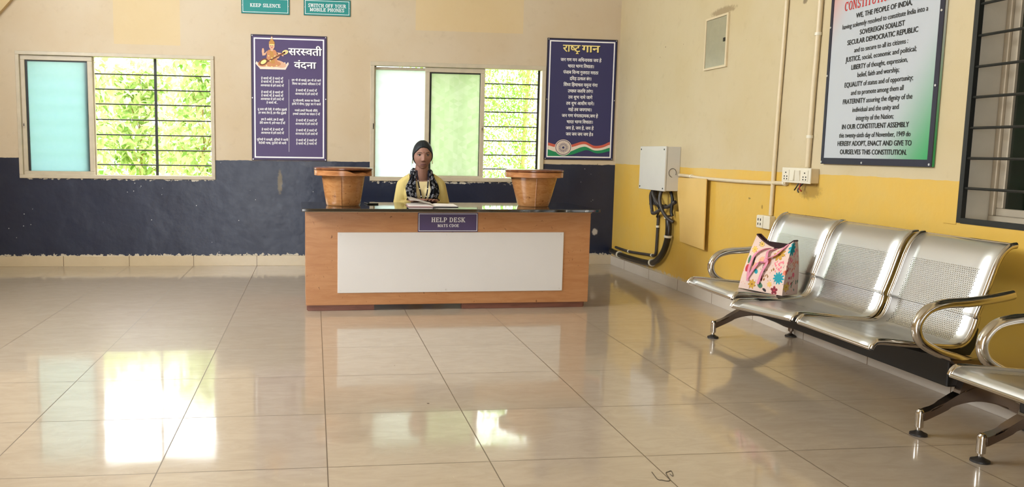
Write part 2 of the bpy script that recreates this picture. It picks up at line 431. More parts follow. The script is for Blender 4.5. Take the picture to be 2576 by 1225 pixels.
def thing(name, loc, label, cat, group=None, rotz=0.0, kind=None):
    o = bpy.data.objects.new(name, None); C.objects.link(o); o.location = loc; o.rotation_euler = (0, 0, rotz)
    o.empty_display_size = .1
    return tag(o, label, cat, group, kind)

def copy_tree(o, parent=None, kids=None):
    c = o.copy(); C.objects.link(c)
    if parent is not None: c.parent = parent
    for k in [k for k in bpy.data.objects if k.parent is o]: copy_tree(k, c)
    return c

def box(bm, x0, x1, y0, y1, z0, z1, mi=0):
    vs_ = [bm.verts.new((x, y, z)) for x in (x0, x1) for y in (y0, y1) for z in (z0, z1)]
    idx = [(0, 1, 3, 2), (4, 6, 7, 5), (0, 4, 5, 1), (2, 3, 7, 6), (0, 2, 6, 4), (1, 5, 7, 3)]
    fs = [bm.faces.new([vs_[i] for i in q]) for q in idx]
    for f in fs: f.material_index = mi
    return vs_

def bbox(x0, x1, y0, y1, z0, z1, bev=.003, seg=2):
    bm = bmesh.new(); box(bm, x0, x1, y0, y1, z0, z1)
    if bev: bmesh.ops.bevel(bm, geom=list(bm.edges), offset=bev, segments=seg, affect='EDGES', profile=.6)
    return bm

def smooth_path(pts, n=6):
    P = [Vector(p) for p in pts]; out = []
    for i in range(len(P) - 1):
        a = P[max(i - 1, 0)]; b = P[i]; c = P[i + 1]; d = P[min(i + 2, len(P) - 1)]
        for k in range(n):
            t = k / n
            out.append(.5 * ((2 * b) + (c - a) * t + (2 * a - 5 * b + 4 * c - d) * t * t + (3 * b - a - 3 * c + d) * t ** 3))
    out.append(P[-1]); return out

def tube(bm, pts, r, seg=12, ry=None, side=None, caps=True, mi=0):
    """sweep a round (or oval, ry along the fixed side vector) section along pts; r may be a list"""
    P = [Vector(p) for p in pts]; rings = []
    prev = None
    for i, p in enumerate(P):
        t = (P[min(i + 1, len(P) - 1)] - P[max(i - 1, 0)]).normalized()
        if side is not None: s = Vector(side); s = (s - t * s.dot(t)).normalized()
        else:
            if prev is None:
                s = t.orthogonal().normalized()
            else:
                s = (prev - t * prev.dot(t)).normalized()
            prev = s
        n = t.cross(s).normalized()
        ra = r[i] if isinstance(r, (list, tuple)) else r
        rb = ra if ry is None else (ry[i] if isinstance(ry, (list, tuple)) else ry)
        rings.append([bm.verts.new(p + n * (ra * math.cos(2 * PI * k / seg)) + s * (rb * math.sin(2 * PI * k / seg))) for k in range(seg)])
    for a, b in zip(rings, rings[1:]):
        for k in range(seg):
            f = bm.faces.new((a[k], a[(k + 1) % seg], b[(k + 1) % seg], b[k])); f.material_index = mi
    if caps:
        for ring in (rings[0], rings[-1]):
            f = bm.faces.new(ring); f.material_index = mi
    return rings

def lathe(bm, prof, c, seg=48, mi=0):
    rings = []
    for r, z in prof:
        if r < 1e-6: rings.append([bm.verts.new((c[0], c[1], c[2] + z))])
        else: rings.append([bm.verts.new((c[0] + r * math.cos(2 * PI * k / seg), c[1] + r * math.sin(2 * PI * k / seg), c[2] + z)) for k in range(seg)])
    for a, b in zip(rings, rings[1:]):
        for k in range(seg):
            k2 = (k + 1) % seg
            if len(a) == 1 and len(b) == 1: continue
            if len(a) == 1: f = bm.faces.new((a[0], b[k2], b[k]))
            elif len(b) == 1: f = bm.faces.new((a[k], a[k2], b[0]))
            else: f = bm.faces.new((a[k], a[k2], b[k2], b[k]))
            f.material_index = mi

def ellipsoid(bm, c, r, seg=24, rings=14):
    res = bmesh.ops.create_uvsphere(bm, u_segments=seg, v_segments=rings, radius=1)
    for v in res['verts']:
        v.co = Vector((c[0] + v.co.x * r[0], c[1] + v.co.y * r[1], c[2] + v.co.z * r[2]))

def capsule(bm, a, ra, b, rb):
    tmp = bmesh.new()
    for c, r in ((a, ra), (b, rb)):
        res = bmesh.ops.create_icosphere(tmp, subdivisions=2, radius=r, matrix=Matrix.Translation(Vector(c)))
    h = bmesh.ops.convex_hull(tmp, input=tmp.verts)
    kill = list({e for e in h['geom_interior'] + h['geom_unused'] if isinstance(e, bmesh.types.BMVert)})
    if kill: bmesh.ops.delete(tmp, geom=kill, context='VERTS')
    me = bpy.data.meshes.new('tmp'); tmp.to_mesh(me); tmp.free(); bm.from_mesh(me); bpy.data.meshes.remove(me)

def remesh(bm, voxel, smooth_it=3, fac=.5):
    """union of everything in bm as one continuous skin"""
    me = bpy.data.meshes.new('tmp'); bm.to_mesh(me); bm.free()
    o = bpy.data.objects.new('tmp', me); C.objects.link(o)
    md = o.modifiers.new('r', 'REMESH'); md.mode = 'VOXEL'; md.voxel_size = voxel
    if smooth_it:
        sm = o.modifiers.new('s', 'SMOOTH'); sm.factor = fac; sm.iterations = smooth_it
    bpy.context.view_layer.update()
    dg = bpy.context.evaluated_depsgraph_get()
    m2 = bpy.data.meshes.new_from_object(o.evaluated_get(dg))
    out = bmesh.new(); out.from_mesh(m2)
    bpy.data.objects.remove(o); bpy.data.meshes.remove(me); bpy.data.meshes.remove(m2)
    return out

def smooth_edge(bm, it=6):
    """even out a jagged cut border"""
    for _ in range(it):
        new = {}
        for v in bm.verts:
            nb = [e.other_vert(v) for e in v.link_edges if e.is_boundary]
            if len(nb) == 2: new[v] = v.co * .4 + (nb[0].co + nb[1].co) * .3
        for v, c in new.items(): v.co = c

# ------------------------------------------------------------------ lettering
_gl = {}
def _text_mesh(s, off):
    c = bpy.data.curves.new('t', 'FONT'); c.body = s; c.size = 1; c.resolution_u = 3; c.offset = off
    o = bpy.data.objects.new('t', c); C.objects.link(o); bpy.context.view_layer.update()
    me = bpy.data.meshes.new_from_object(o.evaluated_get(bpy.context.evaluated_depsgraph_get()))
    V = np.array([v.co[:2] for v in me.vertices]).reshape(-1, 2); P = [tuple(p.vertices) for p in me.polygons]
    bpy.data.objects.remove(o); bpy.data.curves.remove(c); bpy.data.meshes.remove(me)
    return V, P
def glyph(ch, off):
    k = (ch, off)
    if k not in _gl:
        if ch == ' ': _gl[k] = (np.zeros((0, 2)), [], .26)
        else:
            V, P = _text_mesh(ch, off); V2, _ = _text_mesh(ch + 'I', off)
            Vi, _ = _text_mesh('I', off)
            _gl[k] = (V, P, float(V2[:, 0].max() - Vi[:, 0].max()) if len(V2) else .3)
    return _gl[k]
def cut_half(V, P, x):
    """a half letter: the part of the glyph left of x"""
    b = bmesh.new(); vv = [b.verts.new((v[0], v[1], 0)) for v in V]
    for p in P:
        try: b.faces.new([vv[i] for i in p])
        except ValueError: pass
    bmesh.ops.bisect_plane(b, geom=list(b.verts) + list(b.edges) + list(b.faces), plane_co=(x, 0, 0), plane_no=(1, 0, 0), clear_outer=True)
    b.verts.index_update(); V2 = np.array([v.co[:2] for v in b.verts]).reshape(-1, 2)
    P2 = [tuple(v.index for v in f.verts) for f in b.faces]; b.free()
    return V2, P2
VIR, RA, IMA = '\u094d', '\u0930', '\u093f'
CONS = set(chr(c) for c in range(0x915, 0x93a))
def layout(s, off=0.0):
    """lay the characters out, Devanagari syllables reordered and joined; returns verts, faces, width"""
    Vs, Ps, x, n, gi = [], [], 0.0, 0, 0
    def put(V, P, adv, dx=0.0, dy=0.0, sc=1.0):
        nonlocal x, n, gi
        if len(V): gi += 1; Vs.append(np.column_stack([V * sc + np.array([x + dx, dy]), np.full(len(V), gi % 6)])); Ps.extend([tuple(i + n for i in p) for p in P]); n += len(V)
        x += adv
    i = 0
    while i < len(s):
        ch = s[i]
        if ch in CONS:
            j = i; cl = [ch]
            while j + 2 < len(s) and s[j + 1] == VIR and s[j + 2] in CONS: cl.append(s[j + 2]); j += 2
            j += 1; marks = []
            while j < len(s) and ('\u0900' <= s[j] <= '\u0903' or '\u093c' <= s[j] <= '\u094c'): marks.append(s[j]); j += 1
            if IMA in marks:
                V, P, a = glyph(IMA, off); put(V, P, .27); marks.remove(IMA)
            reph = len(cl) > 1 and cl[0] == RA
            if reph: cl = cl[1:]
            sub_ra = len(cl) > 1 and cl[-1] == RA
            if sub_ra: cl = cl[:-1]
            for q in cl[:-1]:
                V, P, a = glyph(q, off); cx_ = a - (.165 if q not in 'कफटठडदहर' else .2)
                V, P = cut_half(V, P, cx_); put(V, P, cx_)
            V, P, a = glyph(cl[-1], off); put(V, P, a)
            if sub_ra:
                t = .045
                if cl[-1] in 'टठडढछ':
                    V = np.array([(-.38, -.20), (-.26, -.02), (-.14, -.20), (-.14 - t * 1.6, -.20), (-.26, -.02 - t * 2.2), (-.38 + t * 1.6, -.20)])
                    put(V, [(0, 1, 4, 5), (1, 2, 3, 4)], 0)
                else:
                    V = np.array([(-.40, .02), (-.17, .20), (-.17, .20 + 2 * t), (-.40, .02 + 2 * t)]); put(V, [(0, 1, 2, 3)], 0)
            for mk in marks:
                V, P, a = glyph(mk, off); put(V, P, a)
            if reph:
                V, P, a = glyph('\u0947', off); put(V, P, 0)
            i = j
        else:
            V, P, a = glyph(ch, off); put(V, P, a); i += 1
    V = np.concatenate(Vs) if Vs else np.zeros((0, 3))
    return V, Ps, x

# a slab serif alphabet for the sign lettering
def slab(s):
    T, t, sh, so = .21, .11, .10, .085
    polys = []; x = 0
    def rect(x0, y0, x1, y1): polys.append([(x + x0, y0), (x + x1, y0), (x + x1, y1), (x + x0, y1)])
    def stem(a, y0=0, y1=1, bot=True, top=True):
        rect(a, y0, a + T, y1)
        if bot: rect(a - so, y0, a + T + so, y0 + sh)
        if top: rect(a - so, y1 - sh, a + T + so, y1)
    def diag(x0, y0, x1, y1, w): polys.append([(x + x0, y0), (x + x0 + w, y0), (x + x1 + w, y1), (x + x1, y1)])
    def arc(cx_, cy_, rx, ry, a0, a1, wt=T, wn=t, n=14):
        for k in range(n):
            q = []
            for a in (a0 + (a1 - a0) * k / n, a0 + (a1 - a0) * (k + 1) / n): q.append((math.cos(math.radians(a)), math.sin(math.radians(a))))
            (c0, s0), (c1, s1) = q
            polys.append([(x + cx_ + c0 * rx, cy_ + s0 * ry), (x + cx_ + c1 * rx, cy_ + s1 * ry),
                          (x + cx_ + c1 * (rx - wt), cy_ + s1 * (ry - wn)), (x + cx_ + c0 * (rx - wt), cy_ + s0 * (ry - wn))])
    for ch in s:
        adv = .9
        if ch == ' ': adv = .42
        elif ch == 'A':
            diag(.06, 0, .34, 1, t); diag(.62, 0, .34, 1, T); rect(.2, .28, .66, .28 + t); rect(-.02, 0, .28, sh); rect(.52, 0, .94, sh); adv = .98
        elif ch == 'B':
            stem(.09); arc(.5, .74, .29, .26, -90, 90); arc(.5, .27, .34, .27, -90, 90); rect(.2, 1 - t, .5, 1); rect(.2, .48, .5, .48 + t); rect(.2, 0, .5, t); adv = .92
        elif ch == 'C':
            arc(.46, .5, .42, .52, 48, 312); rect(.68, .66, .80, 1.0); adv = .9
        elif ch == 'D':
            stem(.09); arc(.46, .5, .42, .5, -90, 90); rect(.2, 1 - t, .5, 1); rect(.2, 0, .5, t); adv = .98
        elif ch == 'E':
            stem(.09); rect(.2, 1 - t, .78, 1); rect(.2, 0, .8, t); rect(.2, .45, .6, .45 + t); rect(.68, .72, .78, 1); rect(.70, 0, .80, .30); rect(.54, .36, .62, .66); adv = .88
        elif ch == 'F':
            stem(.09); rect(.2, 1 - t, .78, 1); rect(.2, .45, .58, .45 + t); rect(.68, .70, .78, 1); rect(.53, .36, .61, .66); adv = .84
        elif ch == 'H':
            stem(.09); stem(.62); rect(.2, .45, .7, .45 + t); adv = 1.0
        elif ch == 'I':
            stem(.10); adv = .46
        elif ch == 'K':
            stem(.09); diag(.28, .40, .62, 1, .13); diag(.66, 0, .34, .58, T); rect(.52, 1 - sh, .92, 1); rect(.56, 0, .98, sh); adv = 1.0
        elif ch == 'L':
            stem(.09); rect(.2, 0, .76, t); rect(.66, 0, .76, .34); adv = .84
        elif ch == 'M':
            stem(.07, top=False); stem(.82, top=False); diag(.50, .1, .12, 1, .17); diag(.46, .1, .84, 1, .10); rect(-.02, 1 - sh, .3, 1); rect(.82, 1 - sh, 1.12, 1); adv = 1.16
        elif ch == 'N':
            rect(.09, 0, .09 + t, 1); rect(.72, 0, .72 + t, 1); diag(.66, 0, .10, 1, T); rect(0, 0, .3, sh); rect(0, 1 - sh, .25, 1); rect(.62, 1 - sh, .94, 1); adv = .98
        elif ch == 'O':
            arc(.46, .5, .44, .52, 0, 360, n=28); adv = .94
        elif ch == 'P':
            stem(.09); arc(.46, .70, .34, .30, -90, 90); rect(.2, 1 - t, .48, 1); rect(.2, .40, .48, .40 + t); adv = .86
        elif ch == 'R':
            stem(.09); arc(.46, .73, .32, .27, -90, 90); rect(.2, 1 - t, .48, 1); rect(.2, .46, .48, .46 + t); diag(.66, 0, .40, .5, T); rect(.62, 0, .96, sh); adv = .96
        elif ch == 'S':
            arc(.40, .74, .33, .28, 30, 270, .2, t); arc(.40, .26, .34, .28, -150, 90, .2, t); rect(.62, .68, .71, 1); rect(.08, 0, .17, .33); adv = .80
        elif ch == 'T':
            stem(.32, top=False); rect(.02, 1 - t, .83, 1); rect(.02, .68, .12, 1); rect(.73, .68, .83, 1); adv = .88
        elif ch == 'U':
            rect(.09, .3, .09 + T, 1); rect(.72, .3, .72 + t, 1); arc(.46, .32, .37, .33, 180, 360, T * .8, t); rect(0, 1 - sh, .4, 1); rect(.62, 1 - sh, .93, 1); adv = .96
        elif ch == 'W':
            diag(.26, 0, .02, 1, T); diag(.30, 0, .52, 1, t); diag(.74, 0, .50, 1, T); diag(.78, 0, 1.0, 1, t); rect(-.05, 1 - sh, .34, 1); rect(.9, 1 - sh, 1.2, 1); adv = 1.2
        elif ch == 'Y':
            stem(.34, 0, .48, top=False); diag(.34, .42, .04, 1, T); diag(.44, .42, .72, 1, t); rect(-.04, 1 - sh, .36, 1); rect(.60, 1 - sh, .94, 1); adv = .92
        x += adv + .05
    V = []; P = []
    for qi, q in enumerate(polys):
        P.append(tuple(range(len(V), len(V) + len(q)))); V.extend([(a, b, qi % 11) for a, b in q])
    return np.array(V).reshape(-1, 3), P, x - .05

class Sheet:
    """flat print lying on a plane: (u,v) in metres, layer lifts each ink a fraction of a millimetre"""
    def __init__(s, o, du, dv, n):
        s.o = Vector(o); s.du = Vector(du); s.dv = Vector(dv); s.n = Vector(n)
    def P(s, u, v, k=0): return s.o + s.du * u + s.dv * v + s.n * (.0008 + .0005 * k)
    def poly(s, bm, pts, k=0, mi=0):
        f = bm.faces.new([bm.verts.new(s.P(u, v, k)) for u, v in pts]); f.material_index = mi
    def rect(s, bm, u0, v0, u1, v1, k=0, mi=0): s.poly(bm, [(u0, v0), (u1, v0), (u1, v1), (u0, v1)], k, mi)
    def frame(s, bm, u0, v0, u1, v1, w, k=0, mi=0):
        s.rect(bm, u0, v0, u1, v0 + w, k, mi); s.rect(bm, u0, v1 - w, u1, v1, k, mi)
        s.rect(bm, u0, v0 + w, u0 + w, v1 - w, k, mi); s.rect(bm, u1 - w, v0 + w, u1, v1 - w, k, mi)
    def ell(s, bm, u, v, a, b, k=0, mi=0, n=28, rot=0, a0=0, a1=360):
        pts = []
        for i in range(n):
            t = math.radians(a0 + (a1 - a0) * i / (n if a1 - a0 == 360 else n - 1)); x, y = a * math.cos(t), b * math.sin(t)
            pts.append((u + x * math.cos(rot) - y * math.sin(rot), v + x * math.sin(rot) + y * math.cos(rot)))
        s.poly(bm, pts, k, mi)
    def text(s, bm, txt, u, v, h, width=None, k=2, mi=0, off=0.0, font='sans', align='c', cap=.68, dx=0, dy=0):
        """h = height of a capital / of the headline in metres; width fixes the line's length"""
        V, P, w = slab(txt) if font == 'slab' else layout(txt)
        sc = h / (1.0 if font == 'slab' else cap)
        sx = sc if width is None else width / w
        u0 = u - w * sx / 2 if align == 'c' else u
        reps = [(0, 0)] if off <= 0 else [(0, 0), (off, 0), (-off, 0), (0, off * .6), (0, -off * .6)]
        for q, (ox, oy) in enumerate(reps):
            vv = [bm.verts.new(s.P(u0 + (a + ox) * sx + dx, v + (b + oy) * sc + dy, k + .30 * q + .05 * g_)) for a, b, g_ in V]
            for p in P:
                try: f = bm.faces.new([vv[i] for i in p]); f.material_index = mi
                except ValueError: pass

def flat(name, bm, mat, parent):
    o = bpy.data.objects.new(name, bpy.data.meshes.new(name)); C.objects.link(o)
    bmesh.ops.translate(bm, verts=bm.verts, vec=-origin(parent))
    o.parent = parent; bm.to_mesh(o.data); bm.free()
    for m_ in (mat if isinstance(mat, (list, tuple)) else [mat]): o.data.materials.append(m_)
    return o

# ================================================================== the setting
XL, YF, ZC = -3.4, -3.2, 3.95
def struct(name, bm, mat, label=None, cat=None, parent=None, smooth=False):
    o = obj(name, bm, mat, parent, smooth); return tag(o, label, cat, kind='structure') if parent is None else o

def holed(axis, a0, a1, z0, z1, p0, p1, holes):
    """slab between planes p0..p1 spanning a0..a1 by z0..z1, with rectangular holes (a0,a1,z0,z1)"""
    bm = bmesh.new()
    A = sorted({a0, a1, *[h[0] for h in holes], *[h[1] for h in holes]}); Z = sorted({z0, z1, *[h[2] for h in holes], *[h[3] for h in holes]})
    for i in range(len(A) - 1):
        for j in range(len(Z) - 1):
            ca, cz = (A[i] + A[i + 1]) / 2, (Z[j] + Z[j + 1]) / 2
            if any(h[0] < ca < h[1] and h[2] < cz < h[3] for h in holes): continue
            if axis == 'x': box(bm, A[i], A[i + 1], p0, p1, Z[j], Z[j + 1])
            else: box(bm, p0, p1, A[i], A[i + 1], Z[j], Z[j + 1])
    return bm
bm = bmesh.new(); box(bm, XL - .2, XR + .25, YF - .2, YB + .2, -.12, 0)
struct('floor', bm, M['floor'], 'polished beige tiled floor', 'floor')
bm = bmesh.new(); box(bm, XL - .2, XR + .25, YF - .2, YB + .2, ZC, ZC + .15)
struct('ceiling', bm, M['ceiling'], 'white ceiling', 'ceiling')
W1 = (-2.715, -.935, .833, 1.998); W2 = (.545, 2.295, .838, 1.992)
struct('wall_back', holed('x', XL - .2, XR + .25, 0, ZC, YB, YB + .2, [W1, W2]), M['wall_back'], 'back wall, cream above and navy below', 'wall')
W3 = (1.9, 3.53, .838, 2.25)
struct('wall_right', holed('y', YF - .2, YB, 0, ZC, XR, XR + .24, [W3, (6.50, 6.64, .66, .94)]), M['wall_right'], 'right wall, cream above and yellow below', 'wall')
struct('wall_left', holed('y', YF - .2, YB, 0, ZC, XL - .2, XL, [(3.0, 5.8, 2.15, 3.7)]), M['wall_plain'], 'unseen left wall with a high opening added for the side light', 'wall')  # high opening added so the side light falls steeply
struct('wall_rear', holed('x', XL, XR, 0, ZC, YF - .2, YF, [(-2.6, .2, 0, 2.7)]), M['wall_plain'], 'rear wall with the open entrance', 'wall')
bm = bmesh.new(); box(bm, XR + .16, XR + .23, 6.48, 6.66, .64, .96); struct('trim_3', bm, M['dark'], 'back sheet of the cable hole in the right wall, coloured dark for its shade', 'hole')  # dark sheet puts the shade of the recess into its colour
# sloping slab that cuts the top left corner of the back wall
bm = bmesh.new()
d = Vector((1, 0, 1.14)).normalized(); nn = Vector((-d.z, 0, d.x))
a = Vector((-2.83, 0, 2.313)) - d * .80; b = a + d * 1.75
for y in (YB - .10, YB): pass
q = [a, b, b + nn * .5, a + nn * .5]
v0 = [bm.verts.new((p.x, YB - .05, p.z)) for p in q]; v1 = [bm.verts.new((p.x, YB, p.z)) for p in q]
bm.faces.new(v0); bm.faces.new(v1[::-1])
for i in range(4): bm.faces.new((v0[i], v0[(i + 1) % 4], v1[(i + 1) % 4], v1[i]))
struct('trim_1', bm, M['wall_plain'], 'sloping cream slab edge at the top of the back wall', 'slab')
# skirting
struct('baseboard_back', bbox(XL, XR, YB - .012, YB, 0, .098, .002), M['skirt_x'], 'beige tiled skirting of the back wall', 'baseboard')
struct('baseboard_right', bbox(XR - .012, XR, YF, YB - .013, 0, .092, .002), M['skirt_y'], 'pale tiled skirting of the right wall', 'baseboard')
struct('baseboard_left', bbox(XL, XL + .012, YF, YB - .013, 0, .092, .002), M['skirt_y'], 'pale tiled skirting of the left wall', 'baseboard')

# ------------------------------------------------------------------ windows
def frame_bm(x0, x1, z0, z1, w, y0, y1):
    bm = bmesh.new()
    box(bm, x0, x1, y0, y1, z0, z0 + w); box(bm, x0, x1, y0, y1, z1 - w, z1)
    box(bm, x0, x0 + w, y0, y1, z0 + w, z1 - w); box(bm, x1 - w, x1, y0, y1, z0 + w, z1 - w)
    bmesh.ops.bevel(bm, geom=list(bm.edges), offset=.003, segments=1, affect='EDGES')
    return bm
def sash(root, x0, x1, z0, z1, y, pane, w=.042, gasket=True):
    s = obj('sash', frame_bm(x0, x1, z0, z1, w, y, y + .03), M['frame'], root)
    if gasket:
        g = bmesh.new(); wi = .012
        gx0, gx1, gz0, gz1 = x0 + w, x1 - w, z0 + w, z1 - w
        box(g, gx0, gx0 + wi * 1.6, y + .012, y + .022, gz0, gz1); box(g, gx0 + wi * 1.6, gx1, y + .012, y + .022, gz1 - wi, gz1)
        box(g, gx1 - wi * .5, gx1, y + .012, y + .022, gz0, gz1 - wi)
        obj('gasket', g, M['black_gasket'], s)
    p = bmesh.new(); box(p, x0 + w, x1 - w, y + .016, y + .021, z0 + w, z1 - w); obj('pane', p, M[pane], s)
    return s
def handle(root, x, z, y):
    bm = bbox(x - .006, x + .006, y - .006, y, z - .03, z + .03, .002); o = obj('lock', bm, M['frame_grey'], root)
    bm = bmesh.new(); box(bm, x - .003, x + .003, y - .008, y - .0055, z - .012, z + .012); obj('latch', bm, M['black'], o)

GZ = [.964, 1.105, 1.248, 1.391, 1.537, 1.676, 1.817]
def grille(root, x0, x1, z0, z1, uprights, Y):
    for x in uprights:
        bm = bmesh.new(); box(bm, x - .013, x + .013, Y - .004, Y + .004, z0, z1); obj('grille_upright', bm, M['grille'], root)
    for z in GZ:
        bm = bmesh.new(); tube(bm, [(x0, Y, z), (x1, Y, z)], .0062, 8); obj('grille_bar', bm, M['grille'], root)

w1 = thing('window_1', (-1.825, YB, .833), 'wide window with teal frosted left sash and open barred right side', 'window', kind='structure')
obj('window_frame', frame_bm(W1[0], W1[1], W1[2], W1[3], .034, YB - .014, YB + .07), M['frame'], w1)
sash(w1, -2.683, -2.047, .858, 1.962, YB + .012, 'pane_teal')
sash_b = obj('sash', frame_bm(-2.12, -2.035, .858, 1.962, .030, YB + .042, YB + .066), M['frame'], w1)
handle(w1, -2.664, 1.325, YB + .012)
grille(w1, W1[0], W1[1], W1[2], W1[3], [-1.497], YB + .13)
w2 = thing('window_2', (1.42, YB, .838), 'window behind the desk with two frosted sashes and an open barred right side', 'window', kind='structure')
obj('window_frame', frame_bm(W2[0], W2[1], W2[2], W2[3], .040, YB - .014, YB + .07), M['frame'], w2)
sash(w2, .575, 1.135, .85, 1.945, YB + .042, 'pane_white', .026, False)
sash(w2, 1.085, 1.682, .85, 1.950, YB + .010, 'pane_green', .044)
handle(w2, .577, 1.37, YB - .012 + .004); handle(w2, 1.660, 1.36, YB + .010)
grille(w2, W2[0], W2[1], W2[2], W2[3], [.60, 1.42, 2.262], YB + .13)

w3 = thing('window_3', (XR, 2.7, .838), 'dark recessed window with black bars on the right wall', 'window', kind='structure')
def frame_y(y0, y1, z0, z1, w, x0, x1):
    bm = bmesh.new()
    box(bm, x0, x1, y0, y1, z0, z0 + w); box(bm, x0, x1, y0, y1, z1 - w, z1)
    box(bm, x0, x1, y0, y0 + w, z0 + w, z1 - w); box(bm, x0, x1, y1 - w, y1, z0 + w, z1 - w)
    bmesh.ops.bevel(bm, geom=list(bm.edges), offset=.003, segments=1, affect='EDGES'); return bm
lin_bm = bmesh.new()
box(lin_bm, XR + .02, XR + .235, 3.522, 3.5301, .8382, 2.25); box(lin_bm, XR + .02, XR + .235, 1.9, 3.522, .8382, .846)
obj('reveal', lin_bm, M['reveal'], w3)
obj('window_frame', frame_y(1.9, 3.522, .846, 2.25, .028, XR + .15, XR + .21), M['frame_grey'], w3)
s3 = obj('sash', frame_y(2.5, 3.494, .874, 2.222, .036, XR + .165, XR + .20), M['frame_grey'], w3)
bm = bmesh.new(); box(bm, XR + .18, XR + .186, 2.536, 3.458, .910, 2.186); obj('pane', bm, M['pane_dark'], s3)
bm = bmesh.new(); box(bm, XR + .19, XR + .196, 1.928, 2.5, .874, 2.222); obj('pane', bm, M['pane_dark'], s3)
bm = bmesh.new(); box(bm, XR - .004, XR + .02, 3.507, 3.533, .838, 2.26); obj('grille_upright', bm, M['grille'], w3)
bm = bmesh.new(); box(bm, XR - .004, XR + .02, 1.88, 3.507, .836, .862); obj('grille_rail', bm, M['grille'], w3)
for z in (1.003, 1.144, 1.285, 1.427, 1.567, 1.709, 1.853, 1.995):
    bm = bmesh.new(); tube(bm, [(XR + .008, 1.9, z), (XR + .008, 3.51, z)], .0065, 8); obj('grille_bar', bm, M['grille'], w3)
bm = bmesh.new(); box(bm, XR - .004, XR, 3.534, 3.615, .828, 2.4); bmesh.ops.bevel(bm, geom=list(bm.edges), offset=.0015, segments=1, affect='EDGES')
struct('trim_2', bm, M['wall_right'], 'raised plaster band beside the barred window', 'trim')

# ------------------------------------------------------------------ outside
bm = bmesh.new(); box(bm, -14, 14, YB + .25, 40, -.45, -.35)
tag(obj('ground', bm, M['ground']), 'grassy ground outside the windows', 'ground', kind='structure')
def leaves(name, pts, size, mat, parent, ratio=.42, droop=.5):
    """one crown: bent leaf blades, each with a tone of its own"""
    n = len(pts)
    a = rng.uniform(0, 2 * PI, n); el = rng.normal(-droop, .5, n); roll_ = rng.uniform(-1, 1, n)
    L = size * rng.uniform(.6, 1.25, n)
    d = np.stack([np.cos(a) * np.cos(el), np.sin(a) * np.cos(el), np.sin(el)], 1)
    s = np.stack([-np.sin(a), np.cos(a), np.zeros(n)], 1); up = np.cross(d, s)
    s = s * np.cos(roll_)[:, None] + up * np.sin(roll_)[:, None]; up = np.cross(d, s)
    wd = (L * ratio)[:, None] / 2; L = L[:, None]
    P = np.asarray(pts)
    V = np.stack([P, P + d * L * .35 + s * wd + up * L * .06, P + d * L * .4 + up * L * .0, P + d * L * .35 - s * wd + up * L * .06,
                  P + d * L - up * L * .12], 1).reshape(-1, 3)
    base = np.arange(n)[:, None] * 5
    F = np.concatenate([base + np.array([[0, 1, 2]]), base + np.array([[0, 2, 3]]), base + np.array([[1, 4, 2]]), base + np.array([[2, 4, 3]])], 1).reshape(-1, 3)
    me = bpy.data.meshes.new(name); og = origin(parent)
    me.from_pydata([tuple(v) for v in V - np.array(og)], [], [tuple(f) for f in F]); me.update()
    ca = me.color_attributes.new('tone', 'FLOAT_COLOR', 'POINT')
    t = np.repeat(rng.uniform(0, 1, n) ** .6, 5); col = np.ones((n * 5, 4), np.float32); col[:, 0] = col[:, 1] = col[:, 2] = t
    ca.data.foreach_set('color', col.ravel())
    for p in me.polygons: p.use_smooth = True
    o = bpy.data.objects.new(name, me); C.objects.link(o); o.parent = parent; me.materials.append(mat); return o
def tree(name, x, y, h, blobs, n, size, mat, label, trunk=.05, lean=0.0, ratio=.42, bare=.25, group=None):
    r = thing(name, (x, y, -.35), label, 'tree' if trunk > .03 else 'bush', group)
    bm = bmesh.new(); tube(bm, smooth_path([(x, y, -.35), (x + lean * .4, y, h * .35), (x + lean, y + .05, h * .7), (x + lean * 1.2, y, h * .95)], 4), [trunk * (1 - .75 * k / 12) for k in range(13)], 8)
    obj('trunk', bm, M['bark'], r, True)
    br = bmesh.new(); pts = []
    for (bx, by, bz, rx, ry, rz) in blobs:
        for k in range(5):
            e = Vector((x + bx + rng.normal(0, rx * .5), y + by + rng.normal(0, ry * .5), bz + rng.normal(0, rz * .5)))
            st = Vector((x + lean * .6, y, max(.1, e.z * .55)))
            tube(br, smooth_path([st, st.lerp(e, .5) + Vector((0, 0, .08)), e], 3), [.010 - .0012 * k2 for k2 in range(7)], 5)
        m_ = int(n * rx * rz / sum(b[3] * b[5] for b in blobs))
        u_ = rng.normal(0, 1, (m_, 3)); u_ /= np.linalg.norm(u_, axis=1)[:, None]; u_ *= (rng.uniform(bare, 1, m_) ** .5)[:, None]
        # clump the leaves round twig ends
        tw = u_[rng.integers(0, m_, m_)] * .8 + u_ * .3
        pts.append(tw * np.array([rx, ry, rz]) + np.array([x + bx, y + by, bz]))
    obj('branches', br, M['bark'], r, True)
    leaves('foliage', np.concatenate(pts), size, mat, r, ratio)
    return r
tree('bush', -3.45, 12.0, 2.3, [(0, 0, 1.25, .85, .45, 1.0), (.2, .1, 2.05, .75, .4, .6)], 2300, .17, M['leaf_broad'], 'leafy bush seen at the far left of the wide window', .025, bare=.1)
tree('bush', -2.65, 13.2, 2.5, [(0, 0, 1.3, .95, .45, 1.0), (0, 0, 2.15, .9, .4, .55)], 2300, .18, M['leaf_broad'], 'broad leaved bush behind the open half of the wide window', .025, bare=.1)
tree('bush', -1.55, 11.9, 2.6, [(0, 0, 1.25, .85, .45, 1.0), (.1, 0, 2.2, .75, .35, .65)], 2500, .15, M['leaf_broad'], 'tall leafy bush at the right edge of the wide window', .025, bare=.1)
tree('bush', .45, 12.5, 2.3, [(0, 0, 1.3, .8, .5, 1.0)], 1600, .14, M['leaf_broad'], 'bush dimly seen through the pale frosted pane', .025)
